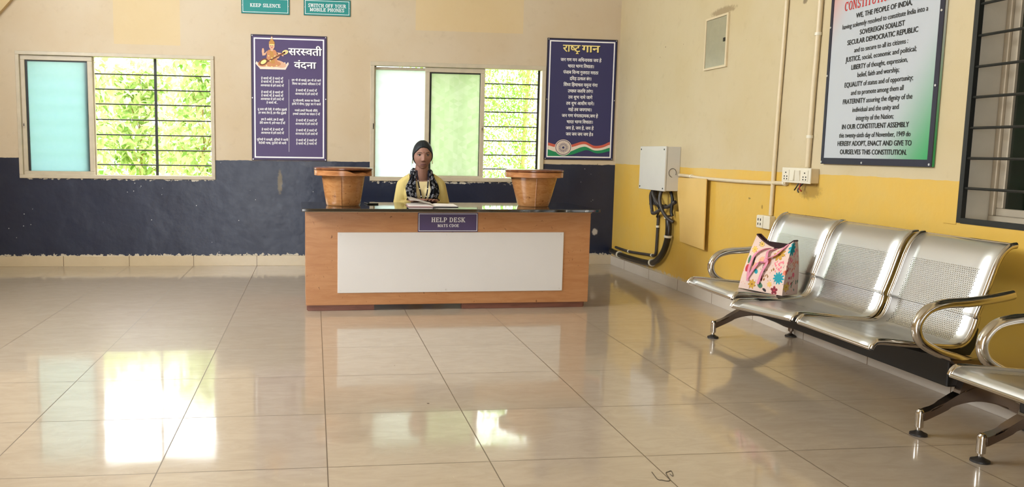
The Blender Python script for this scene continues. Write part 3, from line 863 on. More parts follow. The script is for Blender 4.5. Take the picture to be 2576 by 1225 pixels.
tree('tree', 1.85, 13.6, 3.4, [(0, 0, 1.5, .8, .6, 1.2), (.1, 0, 2.9, .7, .5, .7)], 4200, .085, M['leaf_fine'], 'fine leaved tree behind the green patterned pane', .05)
tree('tree', 2.97, 11.6, 4.2, [(-.3, 0, 1.2, .75, .5, .95), (-.2, 0, 2.3, .75, .5, .8), (-.2, 0, 3.6, .8, .6, .6)], 10500, .062, M['leaf_fine'], 'slender fine leaved tree behind the open side of the window by the anthem poster', .038, .12, bare=.35)

# ================================================================== boards on the back wall
YW = YB - .001
def board(name, x0, x1, z0, z1, label, cat, pm, group=None, th=.006):
    r = thing(name, ((x0 + x1) / 2, YW, z0), label, cat, group)
    obj('panel', bbox(x0, x1, YW - th, YW, z0, z1, .001, 1), pm, r)
    return r, Sheet((x0, YW - th, z0), (1, 0, 0), (0, 0, 1), (0, -1, 0))
def screws(r, S, pts, rad=.006):
    for u, v in pts:
        bm = bmesh.new(); c = S.P(u, v, 0)
        tube(bm, [c, c + S.n * .004], rad, 10); obj('screw', bm, M['screw'], r, True)

for (x0, x1, z0, z1, lines, lab) in ((-.676, -.228, 2.402, 2.553, [('KEEP SILENCE', .5, .41, .032)], 'teal sign reading keep silence'),
                                     (-.094, .349, 2.404, 2.556, [('SWITCH OFF YOUR', .5, .51, .032), ('MOBILE PHONES', .5, .255, .032)], 'teal sign reading switch off your mobile phones')):
    r, S = board('sign', x0, x1, z0, z1, lab + ', high on the back wall', 'sign', M['teal'], 'teal signs high on the back wall'); w_, h_ = x1 - x0, z1 - z0
    bm = bmesh.new(); S.frame(bm, 0, 0, w_, h_, .004, 0); flat('edge', bm, M['teal_dark'], r)
    bm = bmesh.new(); S.frame(bm, .013, .013, w_ - .013, h_ - .013, .004, 1); flat('border', bm, M['ink_white'], r)
    bm = bmesh.new()
    for t_, u_, v_, hh in lines:
        bm = bmesh.new(); S.text(bm, t_, w_ * u_, h_ * v_, hh, {'KEEP SILENCE': .285, 'SWITCH OFF YOUR': .36, 'MOBILE PHONES': .325}[t_], 2, font='slab'); flat('text_line', bm, M['ink_white'], r)
    screws(r, S, [(.012, h_ * .5), (w_ - .012, h_ * .5)], .004)

# --- purple prayer poster
r, S = board('poster', -.590, .125, 1.024, 2.212, 'tall purple poster with white prayer text and a seated figure', 'poster', M['purple'])
w_, h_ = .715, 1.188
bm = bmesh.new(); S.frame(bm, 0, 0, w_, h_, .014, 0); flat('edge', bm, M['purple_dark'], r)
bm = bmesh.new(); S.frame(bm, .026, .026, w_ - .026, h_ - .030, .012, 1); flat('border', bm, M['ink_white'], r)
bm = bmesh.new(); S.rect(bm, .352, .085, .3545, .775, 1); flat('divider', bm, M['ink_white'], r)
bm = bmesh.new()
for t_, v_, hh, wd in (('सरस्वती', 1.004, .068, .312), ('वंदना', .882, .062, .205)):
    bm = bmesh.new(); S.text(bm, t_, .508, v_, hh, wd, 4, 0, .026); hd_ = flat('heading', bm, M['ink_white'], r)
    bm = bmesh.new(); S.text(bm, t_, .508, v_, hh, wd, 1, 0, .034, dx=.004, dy=-.005); flat('heading_shadow', bm, M['purple_dark'], r)
A1, A2 = 'हे शारदे माँ, हे शारदे माँ', 'अज्ञानता से हमें तारदे माँ'
left = [(.770, A1, .205), (.738, A1, .205), (.703, A2, .218), (.640, A1, .205), (.608, A1, .205), (.575, A2, .218), (.542, 'हे शारदे माँ...', .108),
        (.478, 'तू स्वर की देवी, ये संगीत तुझसे', .276), (.445, 'हर शब्द तेरा है, हर गीत तुझसे', .262), (.382, 'हम है अकेले, हम है अधूरे', .212), (.349, 'तेरी शरण में, हमें प्यार दे माँ', .240),
        (.287, A1, .202), (.254, A2, .216), (.190, 'मुनियों ने समझी, गुनियों ने जानी', .296), (.158, 'वेदोंकी भाषा, पुराणों की बानी', .262)]
right = [(.760, 'हम भी तो समझे, हम भी तो जाने', .278), (.726, 'विद्या का हमको अधिकार दे माँ', .268), (.664, A1, .198), (.631, A2, .214), (.568, 'तू श्वेतवर्णी, कमल पर विराजे', .252),
         (.535, 'हाथों में वीणा, मुकुट सर पे साजे', .274), (.473, 'मनसे हमारे मिटाके अँधेरे,', .222), (.440, 'हमको उजालों का संसार दे माँ', .258), (.379, A1, .196), (.346, A2, .212),
         (.284, A1, .196), (.251, A2, .212), (.189, A1, .196), (.157, A1, .196)]
for cu_, rows_ in ((.196, left), (.520, right)):
    for v_, t_, wd in rows_:
        bm = bmesh.new(); S.text(bm, t_, cu_, v_, .0195, wd, 2, 0, .020); flat('text_line', bm, M['ink_white'], r)
# seated figure with a lute on a pale flower
bm = bmesh.new(); fx, fz = .195, .870
G = lambda a, b: (fx + a, fz + b)
for k in range(11):
    a0 = -.135 + .027 * k
    S.poly(bm, [G(a0 * .80, -.005), G(a0 * .80 + .020, -.005), G(a0 * 1.06 + .016, .052 - abs(k - 5) * .0005), G(a0 * 1.1 + .004, .068), G(a0 * 1.06 - .010, .045)], 1, 0)
S.poly(bm, [G(-.112, -.004), G(.112, -.004), G(.125, .040), G(-.125, .040)], .5, 0)
S.ell(bm, fx - .062, fz + .055, .072, .034, 2, 1, rot=.25); S.ell(bm, fx + .062, fz + .048, .074, .032, 2, 2, rot=-.25)
S.ell(bm, fx, fz + .048, .085, .030, 3, 1)
S.poly(bm, [G(-.052, .05), G(.052, .05), G(.046, .155), G(.030, .178), G(-.030, .178), G(-.046, .155)], 4, 1)
S.poly(bm, [G(-.012, .05), G(.030, .05), G(.012, .16), G(-.02, .172)], 5, 3)
S.ell(bm, fx, fz + .182, .014, .018, 5, 2); S.ell(bm, fx, fz + .212, .026, .032, 6, 2)
S.poly(bm, [G(-.027, .224), G(.027, .224), G(.026, .250), G(.012, .268), G(.009, .288), G(0, .306), G(-.009, .288), G(-.012, .268), G(-.026, .250)], 7, 3)
S.ell(bm, fx, fz + .225, .027, .005, 8, 4); S.ell(bm, fx, fz + .286, .008, .010, 8, 0)
for sx in (-.009, .009): S.ell(bm, fx + sx, fz + .215, .005, .003, 8, 5)
S.ell(bm, fx, fz + .199, .008, .003, 8, 6)
S.poly(bm, [G(-.046, .155), G(-.060, .125), G(-.088, .120), G(-.086, .138), G(-.060, .150), G(-.040, .172)], 5, 2)
S.poly(bm, [G(-.088, .120), G(-.076, .126), G(-.070, .165), G(-.076, .190), G(-.090, .188), G(-.094, .160)], 6, 2)
S.poly(bm, [G(.046, .155), G(.075, .120), G(.060, .098), G(.016, .100), G(.018, .116), G(.050, .120)], 6, 2)
S.poly(bm, [G(.046, .155), G(.090, .150), G(.112, .128), G(.104, .118), G(.082, .135), G(.046, .136)], 6, 2)
S.ell(bm, fx - .078, fz + .062, .046, .028, 7, 5, rot=.55); S.ell(bm, fx - .078, fz + .062, .030, .017, 8, 4, rot=.55)
S.poly(bm, [G(-.05, .070), G(-.044, .058), G(.128, .150), G(.120, .164)], 8, 5)
S.ell(bm, fx + .125, fz + .158, .030, .020, 7, 4, rot=.4); S.ell(bm, fx + .125, fz + .158, .016, .010, 8, 2, rot=.4)
for a_, b_ in ((-.03, .12), (.0, .10), (.03, .12), (-.015, .075), (.045, .03), (-.05, .03), (.0, .02)): S.ell(bm, fx + a_, fz + b_, .008, .005, 9, 4)
flat('figure_picture', bm, [M['ink_cream'], M['ink_orange'], M['ink_skin'], M['ink_goldbrown'], M['ink_gold'], M['ink_brown'], M['ink_red']], r)
screws(r, S, [(.012, .012), (w_ - .012, .012), (.012, h_ - .012), (w_ - .012, h_ - .012), (.010, h_ * .5), (w_ - .010, h_ * .5)], .005)

# --- navy anthem poster
r, S = board('poster', 2.299, 3.021, 1.068, 2.269, 'tall navy poster with white anthem text and a tricolour ribbon, in the corner', 'poster', M['navy'])
w_, h_ = .722, 1.201
bm = bmesh.new(); S.frame(bm, 0, 0, w_, h_, .012, 0); flat('edge', bm, M['navy_dark'], r)
bm = bmesh.new(); S.frame(bm, .024, .024, w_ - .024, h_ - .022, .012, 1); flat('border', bm, M['ink_white'], r)
for t_, cu_, wd in (('राष्ट्र', .248, .176), ('गान', .446, .182)):
    bm = bmesh.new(); S.text(bm, t_, cu_, 1.072, .070, wd, 4, 0, .026); flat('heading', bm, M['ink_gold'], r)
    bm = bmesh.new(); S.text(bm, t_, cu_, 1.072, .070, wd, 1, 0, .036, dx=.005, dy=-.005); flat('heading_shadow', bm, M['ink_black'], r)
anthem = [('जन गण मन अधिनायक जय हे', .42), ('भारत भाग्य विधाता।', .272), ('पंजाब सिन्ध गुजरात मराठा', .362), ('द्रविड़ उत्कल बंग।', .226), ('विंध्य हिमाचल यमुना गंगा', .352), ('उच्छल जलधि तरंग।', .262),
          ('तव शुभ नामे जागे', .250), ('तव शुभ आशीष मागे।', .292), ('गाहे तव जयगाथा।', .246), ('जन गण मंगलदायक,जय हे', .375), ('भारत भाग्य विधाता।', .276), ('जय हे, जय हे, जय हे', .290), ('जय जय जय जय हे॥', .286)]
for k, (t_, wd) in enumerate(anthem):
    bm = bmesh.new(); S.text(bm, t_, .350 + .001 * k, .978 - .0612 * k, .031, wd, 3, 0, .026); flat('text_line', bm, M['ink_white'], r)
bm = bmesh.new()
rib_u = [.038, .08, .13, .20, .282, .335, .399, .451, .490, .530, .57, .62, .684]
rib_v = [[.175, .158, .150, .148, .150, .170, .190, .182, .150, .142, .146, .155, .193],
         [.146, .130, .124, .122, .126, .142, .163, .157, .124, .116, .120, .128, .163],
         [.108, .088, .075, .072, .084, .112, .136, .136, .104, .096, .098, .106, .132],
         [.038, .036, .036, .038, .050, .068, .092, .108, .088, .070, .068, .076, .096]]
uu = np.linspace(.038, .684, 60); rv_ = [np.interp(uu, rib_u, q) for q in rib_v]
rv_ = [np.convolve(np.pad(q, 3, mode='edge'), np.ones(7) / 7, 'valid') for q in rv_]
for j in range(3):
    for i in range(59): S.poly(bm, [(uu[i], rv_[j + 1][i]), (uu[i + 1], rv_[j + 1][i + 1]), (uu[i + 1], rv_[j][i + 1]), (uu[i], rv_[j][i])], 2, j)
flat('ribbon_print', bm, [M['ink_saffron'], M['ink_cream'], M['ink_green']], r)
bm = bmesh.new(); cu, cv = .196, .123
S.ell(bm, cu, cv, .088, .080, 4, 0, 40); S.ell(bm, cu, cv, .081, .073, 5, 1, 40); S.ell(bm, cu, cv, .075, .067, 6, 0, 40)
for k in range(24):
    t_ = 2 * PI * k / 24; dt = .075
    S.poly(bm, [(cu + .012 * math.cos(t_), cv + .011 * math.sin(t_)), (cu + .04 * math.cos(t_ - dt), cv + .036 * math.sin(t_ - dt)), (cu + .072 * math.cos(t_), cv + .065 * math.sin(t_)), (cu + .04 * math.cos(t_ + dt), cv + .036 * math.sin(t_ + dt))], 7, 1)
S.ell(bm, cu, cv, .013, .012, 8, 1)
flat('wheel_emblem', bm, [M['ink_cream'], M['navy']], r)
screws(r, S, [(.012, .012), (w_ - .012, .012), (.012, h_ - .012), (w_ - .012, h_ - .012), (.010, h_ * .5), (w_ - .010, h_ * .5)], .005)

# ================================================================== things on the right wall
XW = XR - .001
# --- constitution board: local axes, x along the wall towards the camera, z up
r = thing('poster', (XW, 4.598, 1.098), 'large framed white and green constitution board beside the barred window', 'poster')
r.rotation_euler = (0, 0, -PI / 2)          # local +x runs towards the camera, local -y into the room
w_, h_ = .896, 1.24
bm = bbox(0, w_, -.016, -.001, 0, h_, .002, 1); obj('panel', bm, M['constitution'], r, local=True)
bm = bmesh.new()
for q in ((0, w_, 0, .036), (0, w_, h_ - .036, h_), (0, .022, .036, h_ - .036), (w_ - .03, w_, .036, h_ - .036)): box(bm, q[0], q[1], -.020, -.0155, q[2], q[3])
obj('frame', bm, M['navy_dark'], r, local=True)
S = Sheet((0, -.016, 0), (1, 0, 0), (0, 0, 1), (0, -1, 0))
def flat_local(name, bm, mat):
    o = bpy.data.objects.new(name, bpy.data.meshes.new(name)); C.objects.link(o); o.parent = r; bm.to_mesh(o.data); bm.free()
    for m_ in (mat if isinstance(mat, (list, tuple)) else [mat]): o.data.materials.append(m_)
    return o
bm = bmesh.new(); S.text(bm, 'CONSTITUTION OF INDIA', .452, .876, .050, .66, 2, 0, font='slab'); flat_local('heading', bm, M['ink_red'])
LN = [('WE, THE PEOPLE OF INDIA,', '', .231, .670, .822), ('', 'having solemnly resolved to constitute India into a', .114, .785, .774), ('SOVEREIGN SOIALIST', '', .272, .627, .725), ('SECULAR DEMOCRATIC REPUBLIC', '', .169, .728, .679),
      ('', 'and to secure to all its citizens :', .235, .662, .631), ('JUSTICE,', ' social, economic and political;', .168, .727, .584), ('LIBERTY', ' of thought, expression,', .220, .670, .536), ('', 'belief, faith and worship;', .278, .613, .490),
      ('EQUALITY', ' of status and of opportunity;', .171, .719, .440), ('', 'and to promote among them all', .234, .657, .393), ('FRATERNITY', ' assuring the dignity of the', .166, .725, .345), ('', 'individual and the unity and', .257, .632, .297),
      ('', 'integrity of the Nation;', .294, .598, .249), ('IN OUR CONSTITUENT ASSEMBLY', '', .174, .715, .202), ('', 'this twenty-sixth day of November, 1949 do', .155, .734, .154), ('HEREBY ADOPT, ENACT AND GIVE TO', '', .145, .746, .107), ('OURSELVES THIS CONSTITUTION.', '', .173, .717, .059)]
for bold, norm, ua, ub, vb in LN:
    bm = bmesh.new()
    wb = layout(bold)[2] if bold else 0; wn_ = layout(norm)[2] if norm else 0
    sx = (ub - ua) / (wb + wn_)
    if bold: S.text(bm, bold, ua, vb, .0265, wb * sx, 2, 0, .020, align='l')
    if norm: S.text(bm, norm, ua + wb * sx, vb, .0265, wn_ * sx, 2, 0, .007, align='l')
    flat_local('text_line', bm, M['ink_black'])
for u, v in ((.01, .012), (w_ - .012, .012), (w_ * .42, .012), (.010, .52), (w_ - .014, .40), (w_ - .014, .76), (.01, .80)):
    bm = bmesh.new(); tube(bm, [(u, -.020, v), (u, -.024, v)], .006, 10); obj('screw', bm, M['screw'], r, True, local=True)

# --- flush cabinet high on the wall
r = thing('wall_cabinet', (XW, 6.02, 1.80), 'small flush metal cabinet door high on the right wall', 'cabinet')
bm = bmesh.new()
y0, y1, z0, z1 = 5.842, 6.198, 1.795, 2.190
for q in ((y0, y1, z0, z0 + .016), (y0, y1, z1 - .016, z1), (y0, y0 + .022, z0 + .016, z1 - .016), (y1 - .016, y1, z0 + .016, z1 - .016)): box(bm, XW - .014, XW, q[0], q[1], q[2], q[3])
obj('frame', bm, M['pvc'], r)
obj('door', bbox(XW - .009, XW - .001, y0 + .023, y1 - .017, z0 + .017, z1 - .017, .002), M['cabinet_door'], r)
bm = bmesh.new(); box(bm, XW - .014, XW - .009, y0 + .035, y0 + .062, 1.985, 2.012); obj('latch', bm, M['black'], r)

# --- electrical box
r = thing('distribution_box', (XR, 6.82, .828), 'light grey electrical box on the wall near the corner', 'electrical box')
XF = 2.916
obj('body', bbox(XF + .018, XW, 6.548, 7.085, .832, 1.203, .004), M['metal_box'], r)
obj('cover', bbox(XF, XF + .016, 6.545, 7.088, .828, 1.207, .005, 3), M['metal_box'], r)
for y, z in ((6.575, 1.18), (6.575, .852), (7.06, 1.18), (7.06, .852)):
    bm = bmesh.new(); tube(bm, [(XF, y, z), (XF - .003, y, z)], .007, 10); obj('screw', bm, M['black'], r, True)
bm = bmesh.new(); pts = [(2.985 + .032 * math.cos(t), 6.5465, .985 + .036 * math.sin(t)) for t in np.linspace(-.5, 4.6, 24)]
tube(bm, pts, .0022, 6); obj('knockout', bm, M['cable'], r)

# --- yellow board covering the cable hole
r = thing('wall_board', (XW, 6.28, .41), 'warped yellow painted board leaning off the right wall under the conduit', 'board')
bm = bmesh.new(); pts = [(6.60, .946), (5.992, .955), (5.976, .404), (6.465, .417), (6.49, .60)]
v0 = [bm.verts.new((XW - (.042 if y < 6.0 else .010), y, z)) for y, z in pts]; v1 = [bm.verts.new((XW - (.034 if y < 6.0 else 0), y, z)) for y, z in pts]
bm.faces.new(v0); bm.faces.new(v1[::-1])
for i in range(5): bm.faces.new((v0[i], v0[(i + 1) % 5], v1[(i + 1) % 5], v1[i]))
obj('panel', bm, M['board_yellow'], r)

# --- loose cables below the box
def cable(name, pts, rad, mat, label, group=None, clips=(), n=6, clipmat=None, ry=None):
    P = smooth_path(pts, n); bm = bmesh.new(); tube(bm, P, rad, 12)
    o = obj(name, bm, mat, None, True, loc=tuple(P[0])); tag(o, label, 'cable' if 'cable' in name else 'pipe', group)
    for (pt, tdir) in clips:
        b2 = bmesh.new(); t = Vector(tdir).normalized(); p = Vector(pt)
        tube(b2, [p - t * .009, p + t * .009], rad * 1.28, 14); obj('clip', b2, clipmat or M['pvc_white'], o, True)
    return o
GC = 'loose cables under the electrical box'
X3 = 3.0
cable('power_cable', [(X3, 6.955, .824), (X3 - .01, 6.985, .77), (X3, 6.97, .65), (X3 - .02, 6.885, .618), (X3 - .01, 6.76, .66), (X3, 6.68, .70)], .015, M['cable'], 'thick grey cable looping low under the electrical box', GC)
cable('power_cable', [(X3 - .03, 6.88, .824), (X3 - .04, 6.85, .78), (X3 - .03, 6.76, .71), (X3, 6.66, .69), (X3 + .035, 6.57, .74)], .016, M['cable'], 'thick grey cable bending towards the hole in the wall', GC)
cable('power_cable', [(X3 - .03, 6.72, .824), (X3 - .045, 6.71, .75), (X3 - .035, 6.67, .66), (X3 - .01, 6.60, .595), (X3 + .02, 6.56, .57)], .015, M['cable'], 'thick grey cable hanging straight down from the box', GC)
cable('power_cable', [(X3 + .01, 6.62, .824), (X3 + .02, 6.60, .76), (X3 + .015, 6.60, .66), (X3 + .02, 6.585, .62)], .013, M['black'], 'black cable nearest the wall hole', GC)
cable('power_cable', [(X3 - .01, 6.93, .824), (X3 - .025, 6.88, .74), (X3 + .01, 6.84, .66), (X3 + .02, 6.90, .585)], .008, M['black'], 'thin black cable curling into the slim conduit', GC)
bm = bmesh.new(); pts = [(7.005, .826), (6.945, .826), (6.95, .76), (6.93, .69), (7.06, .685), (7.04, .76)]
v0 = [bm.verts.new((X3 + .01, y, z)) for y, z in pts]; v1 = [bm.verts.new((X3 + .03, y, z)) for y, z in pts]
bm.faces.new(v0); bm.faces.new(v1[::-1])
for i in range(6): bm.faces.new((v0[i], v0[(i + 1) % 6], v1[(i + 1) % 6], v1[i]))
tag(obj('cable_sleeve', bm, M['cable'], loc=(X3 + .02, 6.99, .76)), 'torn dark cable sleeve hanging at the left end of the box', 'cable', GC)
cable('drain_hose', [(3.015, 6.655, .615), (3.012, 6.63, .52), (3.012, 6.64, .42), (3.012, 6.70, .31), (3.012, 6.80, .225), (3.014, 6.93, .172), (3.014, 7.10, .152), (3.014, 7.40, .142), (3.014, 7.72, .140), (3.020, 7.98, .150)], .027, M['hose'],
      'thick black conduit curving down from the box along the wall foot', None, [((3.015, 6.655, .60), (0, .02, 1)), ((3.012, 6.632, .44), (0, -.1, 1)), ((3.014, 6.945, .169), (0, 1, -.2)), ((3.014, 7.74, .141), (0, 1, 0))])
cable('slim_conduit', [(3.036, 6.905, .60), (3.036, 6.91, .45), (3.036, 6.915, .32), (3.036, 6.925, .255), (3.036, 6.975, .232), (3.036, 7.12, .222), (3.036, 7.55, .196), (3.036, 7.90, .196)], .0125, M['cable'],
      'slim grey conduit running down from the box and along the wall', None, [((3.036, 6.909, .50), (0, 0, 1)), ((3.036, 7.0, .229), (0, 1, -.1)), ((3.036, 7.55, .196), (0, 1, 0))])
cable('conduit', [(3.038, 6.535, .968), (3.036, 6.36, .966), (3.036, 6.12, .958), (3.036, 5.75, .955), (3.036, 5.35, .957), (3.036, 4.945, .966)], .0135, M['pvc'],
      'cream plastic conduit running level from the box to the switchboard', None, [((3.036, 6.30, .964), (0, 1, 0)), ((3.036, 4.97, .9655), (0, 1, 0))])
cable('conduit', [(3.036, 5.055, ZC - .002), (3.036, 5.08, 2.14), (3.036, 5.10, 1.45), (3.036, 5.112, .745)], .0135, M['pvc'], 'cream conduit running straight down to the socket', None, [])
cable('conduit', [(3.034, 4.695, ZC - .002), (3.034, 4.712, 2.08), (3.034, 4.725, 1.55), (3.034, 4.733, 1.075)], .0155, M['pvc'], 'cream conduit running down to the switchboard', None,
      [((3.034, 4.716, 1.88), (0, 0, 1)), ((3.034, 4.731, 1.262), (0, 0, 1))])

# --- switchboard and socket
r = thing('switchboard', (XW, 4.78, .977), 'cream switchboard with two sockets and two switches under a conduit', 'switchboard')
obj('box', bbox(XW - .052, XW, 4.632, 4.93, .977, 1.066, .004), M['pvc'], r)
obj('plate', bbox(XW - .060, XW - .052, 4.628, 4.934, .974, 1.069, .003), M['pvc_white'], r)
for y in (4.885, 4.682):
    s = obj('socket', bbox(XW - .064, XW - .060, y - .032, y + .032, .988, 1.055, .002), M['pvc_white'], r)
    for dy, dz in ((0, .018), (-.014, -.006), (.014, -.006), (-.014, -.022), (.014, -.022)):
        bm = bmesh.new(); box(bm, XW - .0655, XW - .064, y + dy - .004, y + dy + .004, 1.02 + dz - .004, 1.02 + dz + .004); obj('pin_hole', bm, M['dark'], s)
for y, t in ((4.815, .006), (4.755, -.006)):
    bm = bmesh.new(); vs_ = box(bm, XW - .067, XW - .060, y - .022, y + .022, .990, 1.053)
    for v in vs_:
        if v.co.x < XW - .065: v.co.x += (t if v.co.z > 1.02 else -t) * .5
    obj('switch', bm, M['pvc_white'], r)
for k, (mat, pts) in enumerate(((M['black'], [(3.02, 4.79, .975), (3.01, 4.80, .945), (3.012, 4.82, .928)]), (M['copper'], [(3.02, 4.77, .975), (3.01, 4.765, .94), (3.01, 4.74, .925)]), (M['black'], [(3.025, 4.75, .975), (3.01, 4.78, .935), (3.01, 4.77, .915)]))):
    bm = bmesh.new(); tube(bm, smooth_path(pts, 4), .004, 8); obj('wire_end', bm, mat, r, True)
r = thing('wall_socket', (XW, 5.15, .654), 'small white wall socket at the foot of the left conduit', 'socket')
obj('box', bbox(XW - .042, XW, 5.075, 5.228, .652, .740, .004), M['pvc_white'], r)
s = obj('plate', bbox(XW - .048, XW - .042, 5.150, 5.228, .655, .737, .003), M['pvc_white'], r)
for dz in (.71, .68):
    for dy in (5.175, 5.205):
        bm = bmesh.new(); box(bm, XW - .0495, XW - .048, dy - .004, dy + .004, dz - .008, dz + .008); obj('pin_hole', bm, M['dark'], s)

# ================================================================== help desk
DX, DY, DR = -.055, 5.735, .020
desk = thing('help_desk', (DX, DY, 0), 'long honey brown counter with a white front panel and black stone top', 'desk', rotz=DR)
DL, DD = 2.075, .60
def d_obj(name, bm, mat, smooth=False): return obj(name, bm, mat, desk, smooth, local=True)
bm = bmesh.new(); box(bm, 0, DL, 0, .022, .042, .712); bmesh.ops.bevel(bm, geom=list(bm.edges), offset=.003, segments=2, affect='EDGES'); d_obj('front_board', bm, M['desk_wood'])
for x in (0, DL - .02): d_obj('side_board', bbox(x, x + .02, .022, DD, .0425, .712, .002), M['desk_wood'])
d_obj('plinth', bbox(.012, .485, .020, .06, 0, .042, .002), M['plinth_wood'])
d_obj('plinth', bbox(1.125, DL - .03, .020, .06, 0, .042, .002), M['plinth_wood'])
for x in (.006, DL - .03): d_obj('foot', bbox(x, x + .022, .06, DD - .01, 0, .0425, .002), M['plinth_wood'])
d_obj('edging', bbox(-.006, DL + .006, -.006, .03, .703, .7145, .002), M['trim_light'])
bm = bbox(-.03, DL + .035, -.10, DD + .02, .7145, .736, .004, 3); d_obj('stone_top', bm, M['granite'])
wp = d_obj('white_panel', bbox(.222, 1.872, -.006, 0, .130, .562, .0015, 1), M['panel_white'])
for x, z in ((.243, .545), (.243, .147), (1.0, .147), (1.0, .545), (1.85, .545), (1.85, .147)):
    bm = bmesh.new(); tube(bm, [(x, -.006, z), (x, -.008, z)], .004, 8); obj('screw', bm, M['screw'], wp, True, local=True)
sg = thing('desk_sign', (DX + .79, DY - .001 + .79 * math.sin(DR), .566), 'purple help desk sign on the front of the wooden counter', 'sign', rotz=DR)
obj('panel', bbox(0, .436, -.005, 0, 0, .137, .001, 1), M['purple'], sg, local=True)
S = Sheet((0, -.005, 0), (1, 0, 0), (0, 0, 1), (0, -1, 0))
r = sg
bm = bmesh.new(); S.frame(bm, .006, .006, .430, .131, .0035, 1); flat_local('border', bm, M['ink_white'])
for t_, v_, hh, wd in (('HELP DESK', .070, .033, .247), ('MATS CDOE', .035, .020, .155)):
    bm = bmesh.new(); S.text(bm, t_, .220, v_, hh, wd, 3, 0, font='slab'); flat_local('text_line', bm, M['ink_white'])

# --- two turned wooden pots with lids
def pot(cx_, cy_, rl, rb, rt, label, broken):
    r = thing('wooden_pot', (cx_, cy_, .737), label, 'pot', 'wooden pots on the counter')
    bm = bmesh.new(); prof = [(0, .0), (rb - .004, 0), (rb, .004)] + [(rb + (rt - rb) * (k / 8) ** .94, .004 + .212 * k / 8) for k in range(1, 9)] + [(rt - .02, .216), (0, .216)]
    lathe(bm, prof, (cx_, cy_, .7365), 56); obj('body', bm, M['pot_wood'], r, True)
    a = math.radians(262); bm = bmesh.new()
    tube(bm, [(cx_ + (rb + .001 + (rt - rb) * t) * math.cos(a), cy_ + (rb + .001 + (rt - rb) * t) * math.sin(a), .7365 + .004 + .208 * t) for t in (0, .25, .5, .75, 1)], .0035, 6); obj('seam', bm, M['rim_wood'], r)
    bm = bmesh.new(); prof = [(0, .2165), (rl - .004, .2165), (rl - .001, .219), (rl - .001, .254), (rl - .005, .256), (0, .256)]
    lathe(bm, prof, (cx_, cy_, .7365), 64)
    if broken:
        for v in bm.verts:
            an = math.degrees(math.atan2(v.co.y - cy_, v.co.x - cx_)); k = max(0, 1 - abs(an + 52) / 34)
            if v.co.z > .7365 + .245 and k > 0: v.co.z -= .022 * min(1, k * 3) * (.75 + .25 * math.sin(an * .9))
    obj('rim', bm, M['rim_wood'], r, True)
    bm = bmesh.new(); z0 = .2565 if not broken else .2572; prof = [(0, z0), (rl - .004, z0), (rl + .002, z0 + .004), (rl + .002, z0 + .013), (rl - .006, z0 + .018), (0, z0 + .019)]
    lathe(bm, prof, (cx_, cy_, .7365), 64); obj('lid', bm, M['lid_wood'], r, True)
pot(.214, 6.005, .212, .124, .158, 'wooden pot with a split rim at the left end of the counter', True)
pot(1.652, 6.035, .219, .117, .174, 'wooden pot with a sound rim at the right end of the counter', False)

# --- phone and open book
r = thing('mobile_phone', (.43, 6.16, .736), 'black mobile phone lying on the counter by the left pot', 'phone', rotz=.12)
obj('body', bbox(-.042, .042, -.075, .075, .0005, .0095, .004, 3), M['black'], r, local=True)
obj('screen', bbox(-.038, .038, -.070, .070, .0095, .0102, 0), M['pane_dark'], r, local=True)

def book():
    r = thing('open_book', (.862, 5.955, .7362), 'open ruled book with a lifted page in front of the seated woman', 'book', rotz=-.03)
    bm = bbox(-.185, -.002, -.12, .13, 0.0005, .004, .001, 1); obj('cover', bm, M['cover'], r, local=True)
    bm = bbox(.002, .182, -.12, .13, 0.0005, .004, .001, 1); obj('cover', bm, M['black'], r, local=True)
    def block(sx, hi, name):
        bm = bmesh.new(); n = 10; prev = None; rows = []
        for i in range(n + 1):
            t = i / n; x = sx * (.001 + .176 * t); zt = .005 + hi * (math.sin(min(1, t * 3.2) * PI / 2)) * (1 - .55 * t)
            rows.append([bm.verts.new((x, -.115, .0042)), bm.verts.new((x, -.115, zt)), bm.verts.new((x, .125, zt)), bm.verts.new((x, .125, .0042))])
        for a, b in zip(rows, rows[1:]):
            for k in range(4): bm.faces.new((a[k], a[(k + 1) % 4], b[(k + 1) % 4], b[k]))
        bm.faces.new(rows[0]); bm.faces.new(rows[-1][::-1]); obj(name, bm, M['paper'], r, True, local=True)
    block(-1, .016, 'pages'); block(1, .009, 'pages')
    bm = bmesh.new(); rows = []
    for i in range(13):
        t = i / 12; x = -.004 - .165 * t; z = .021 + .030 * math.sin(t * 1.6) ** 1.5
        rows.append([bm.verts.new((x, -.112, z - .004 * t)), bm.verts.new((x - .012 * t, .124, z + .012 * t))])
    fs = [bm.faces.new((a[0], b[0], b[1], a[1])) for a, b in zip(rows, rows[1:])]
    bmesh.ops.solidify(bm, geom=fs, thickness=.0008)
    obj('page', bm, M['paper'], r, True, local=True)
book()

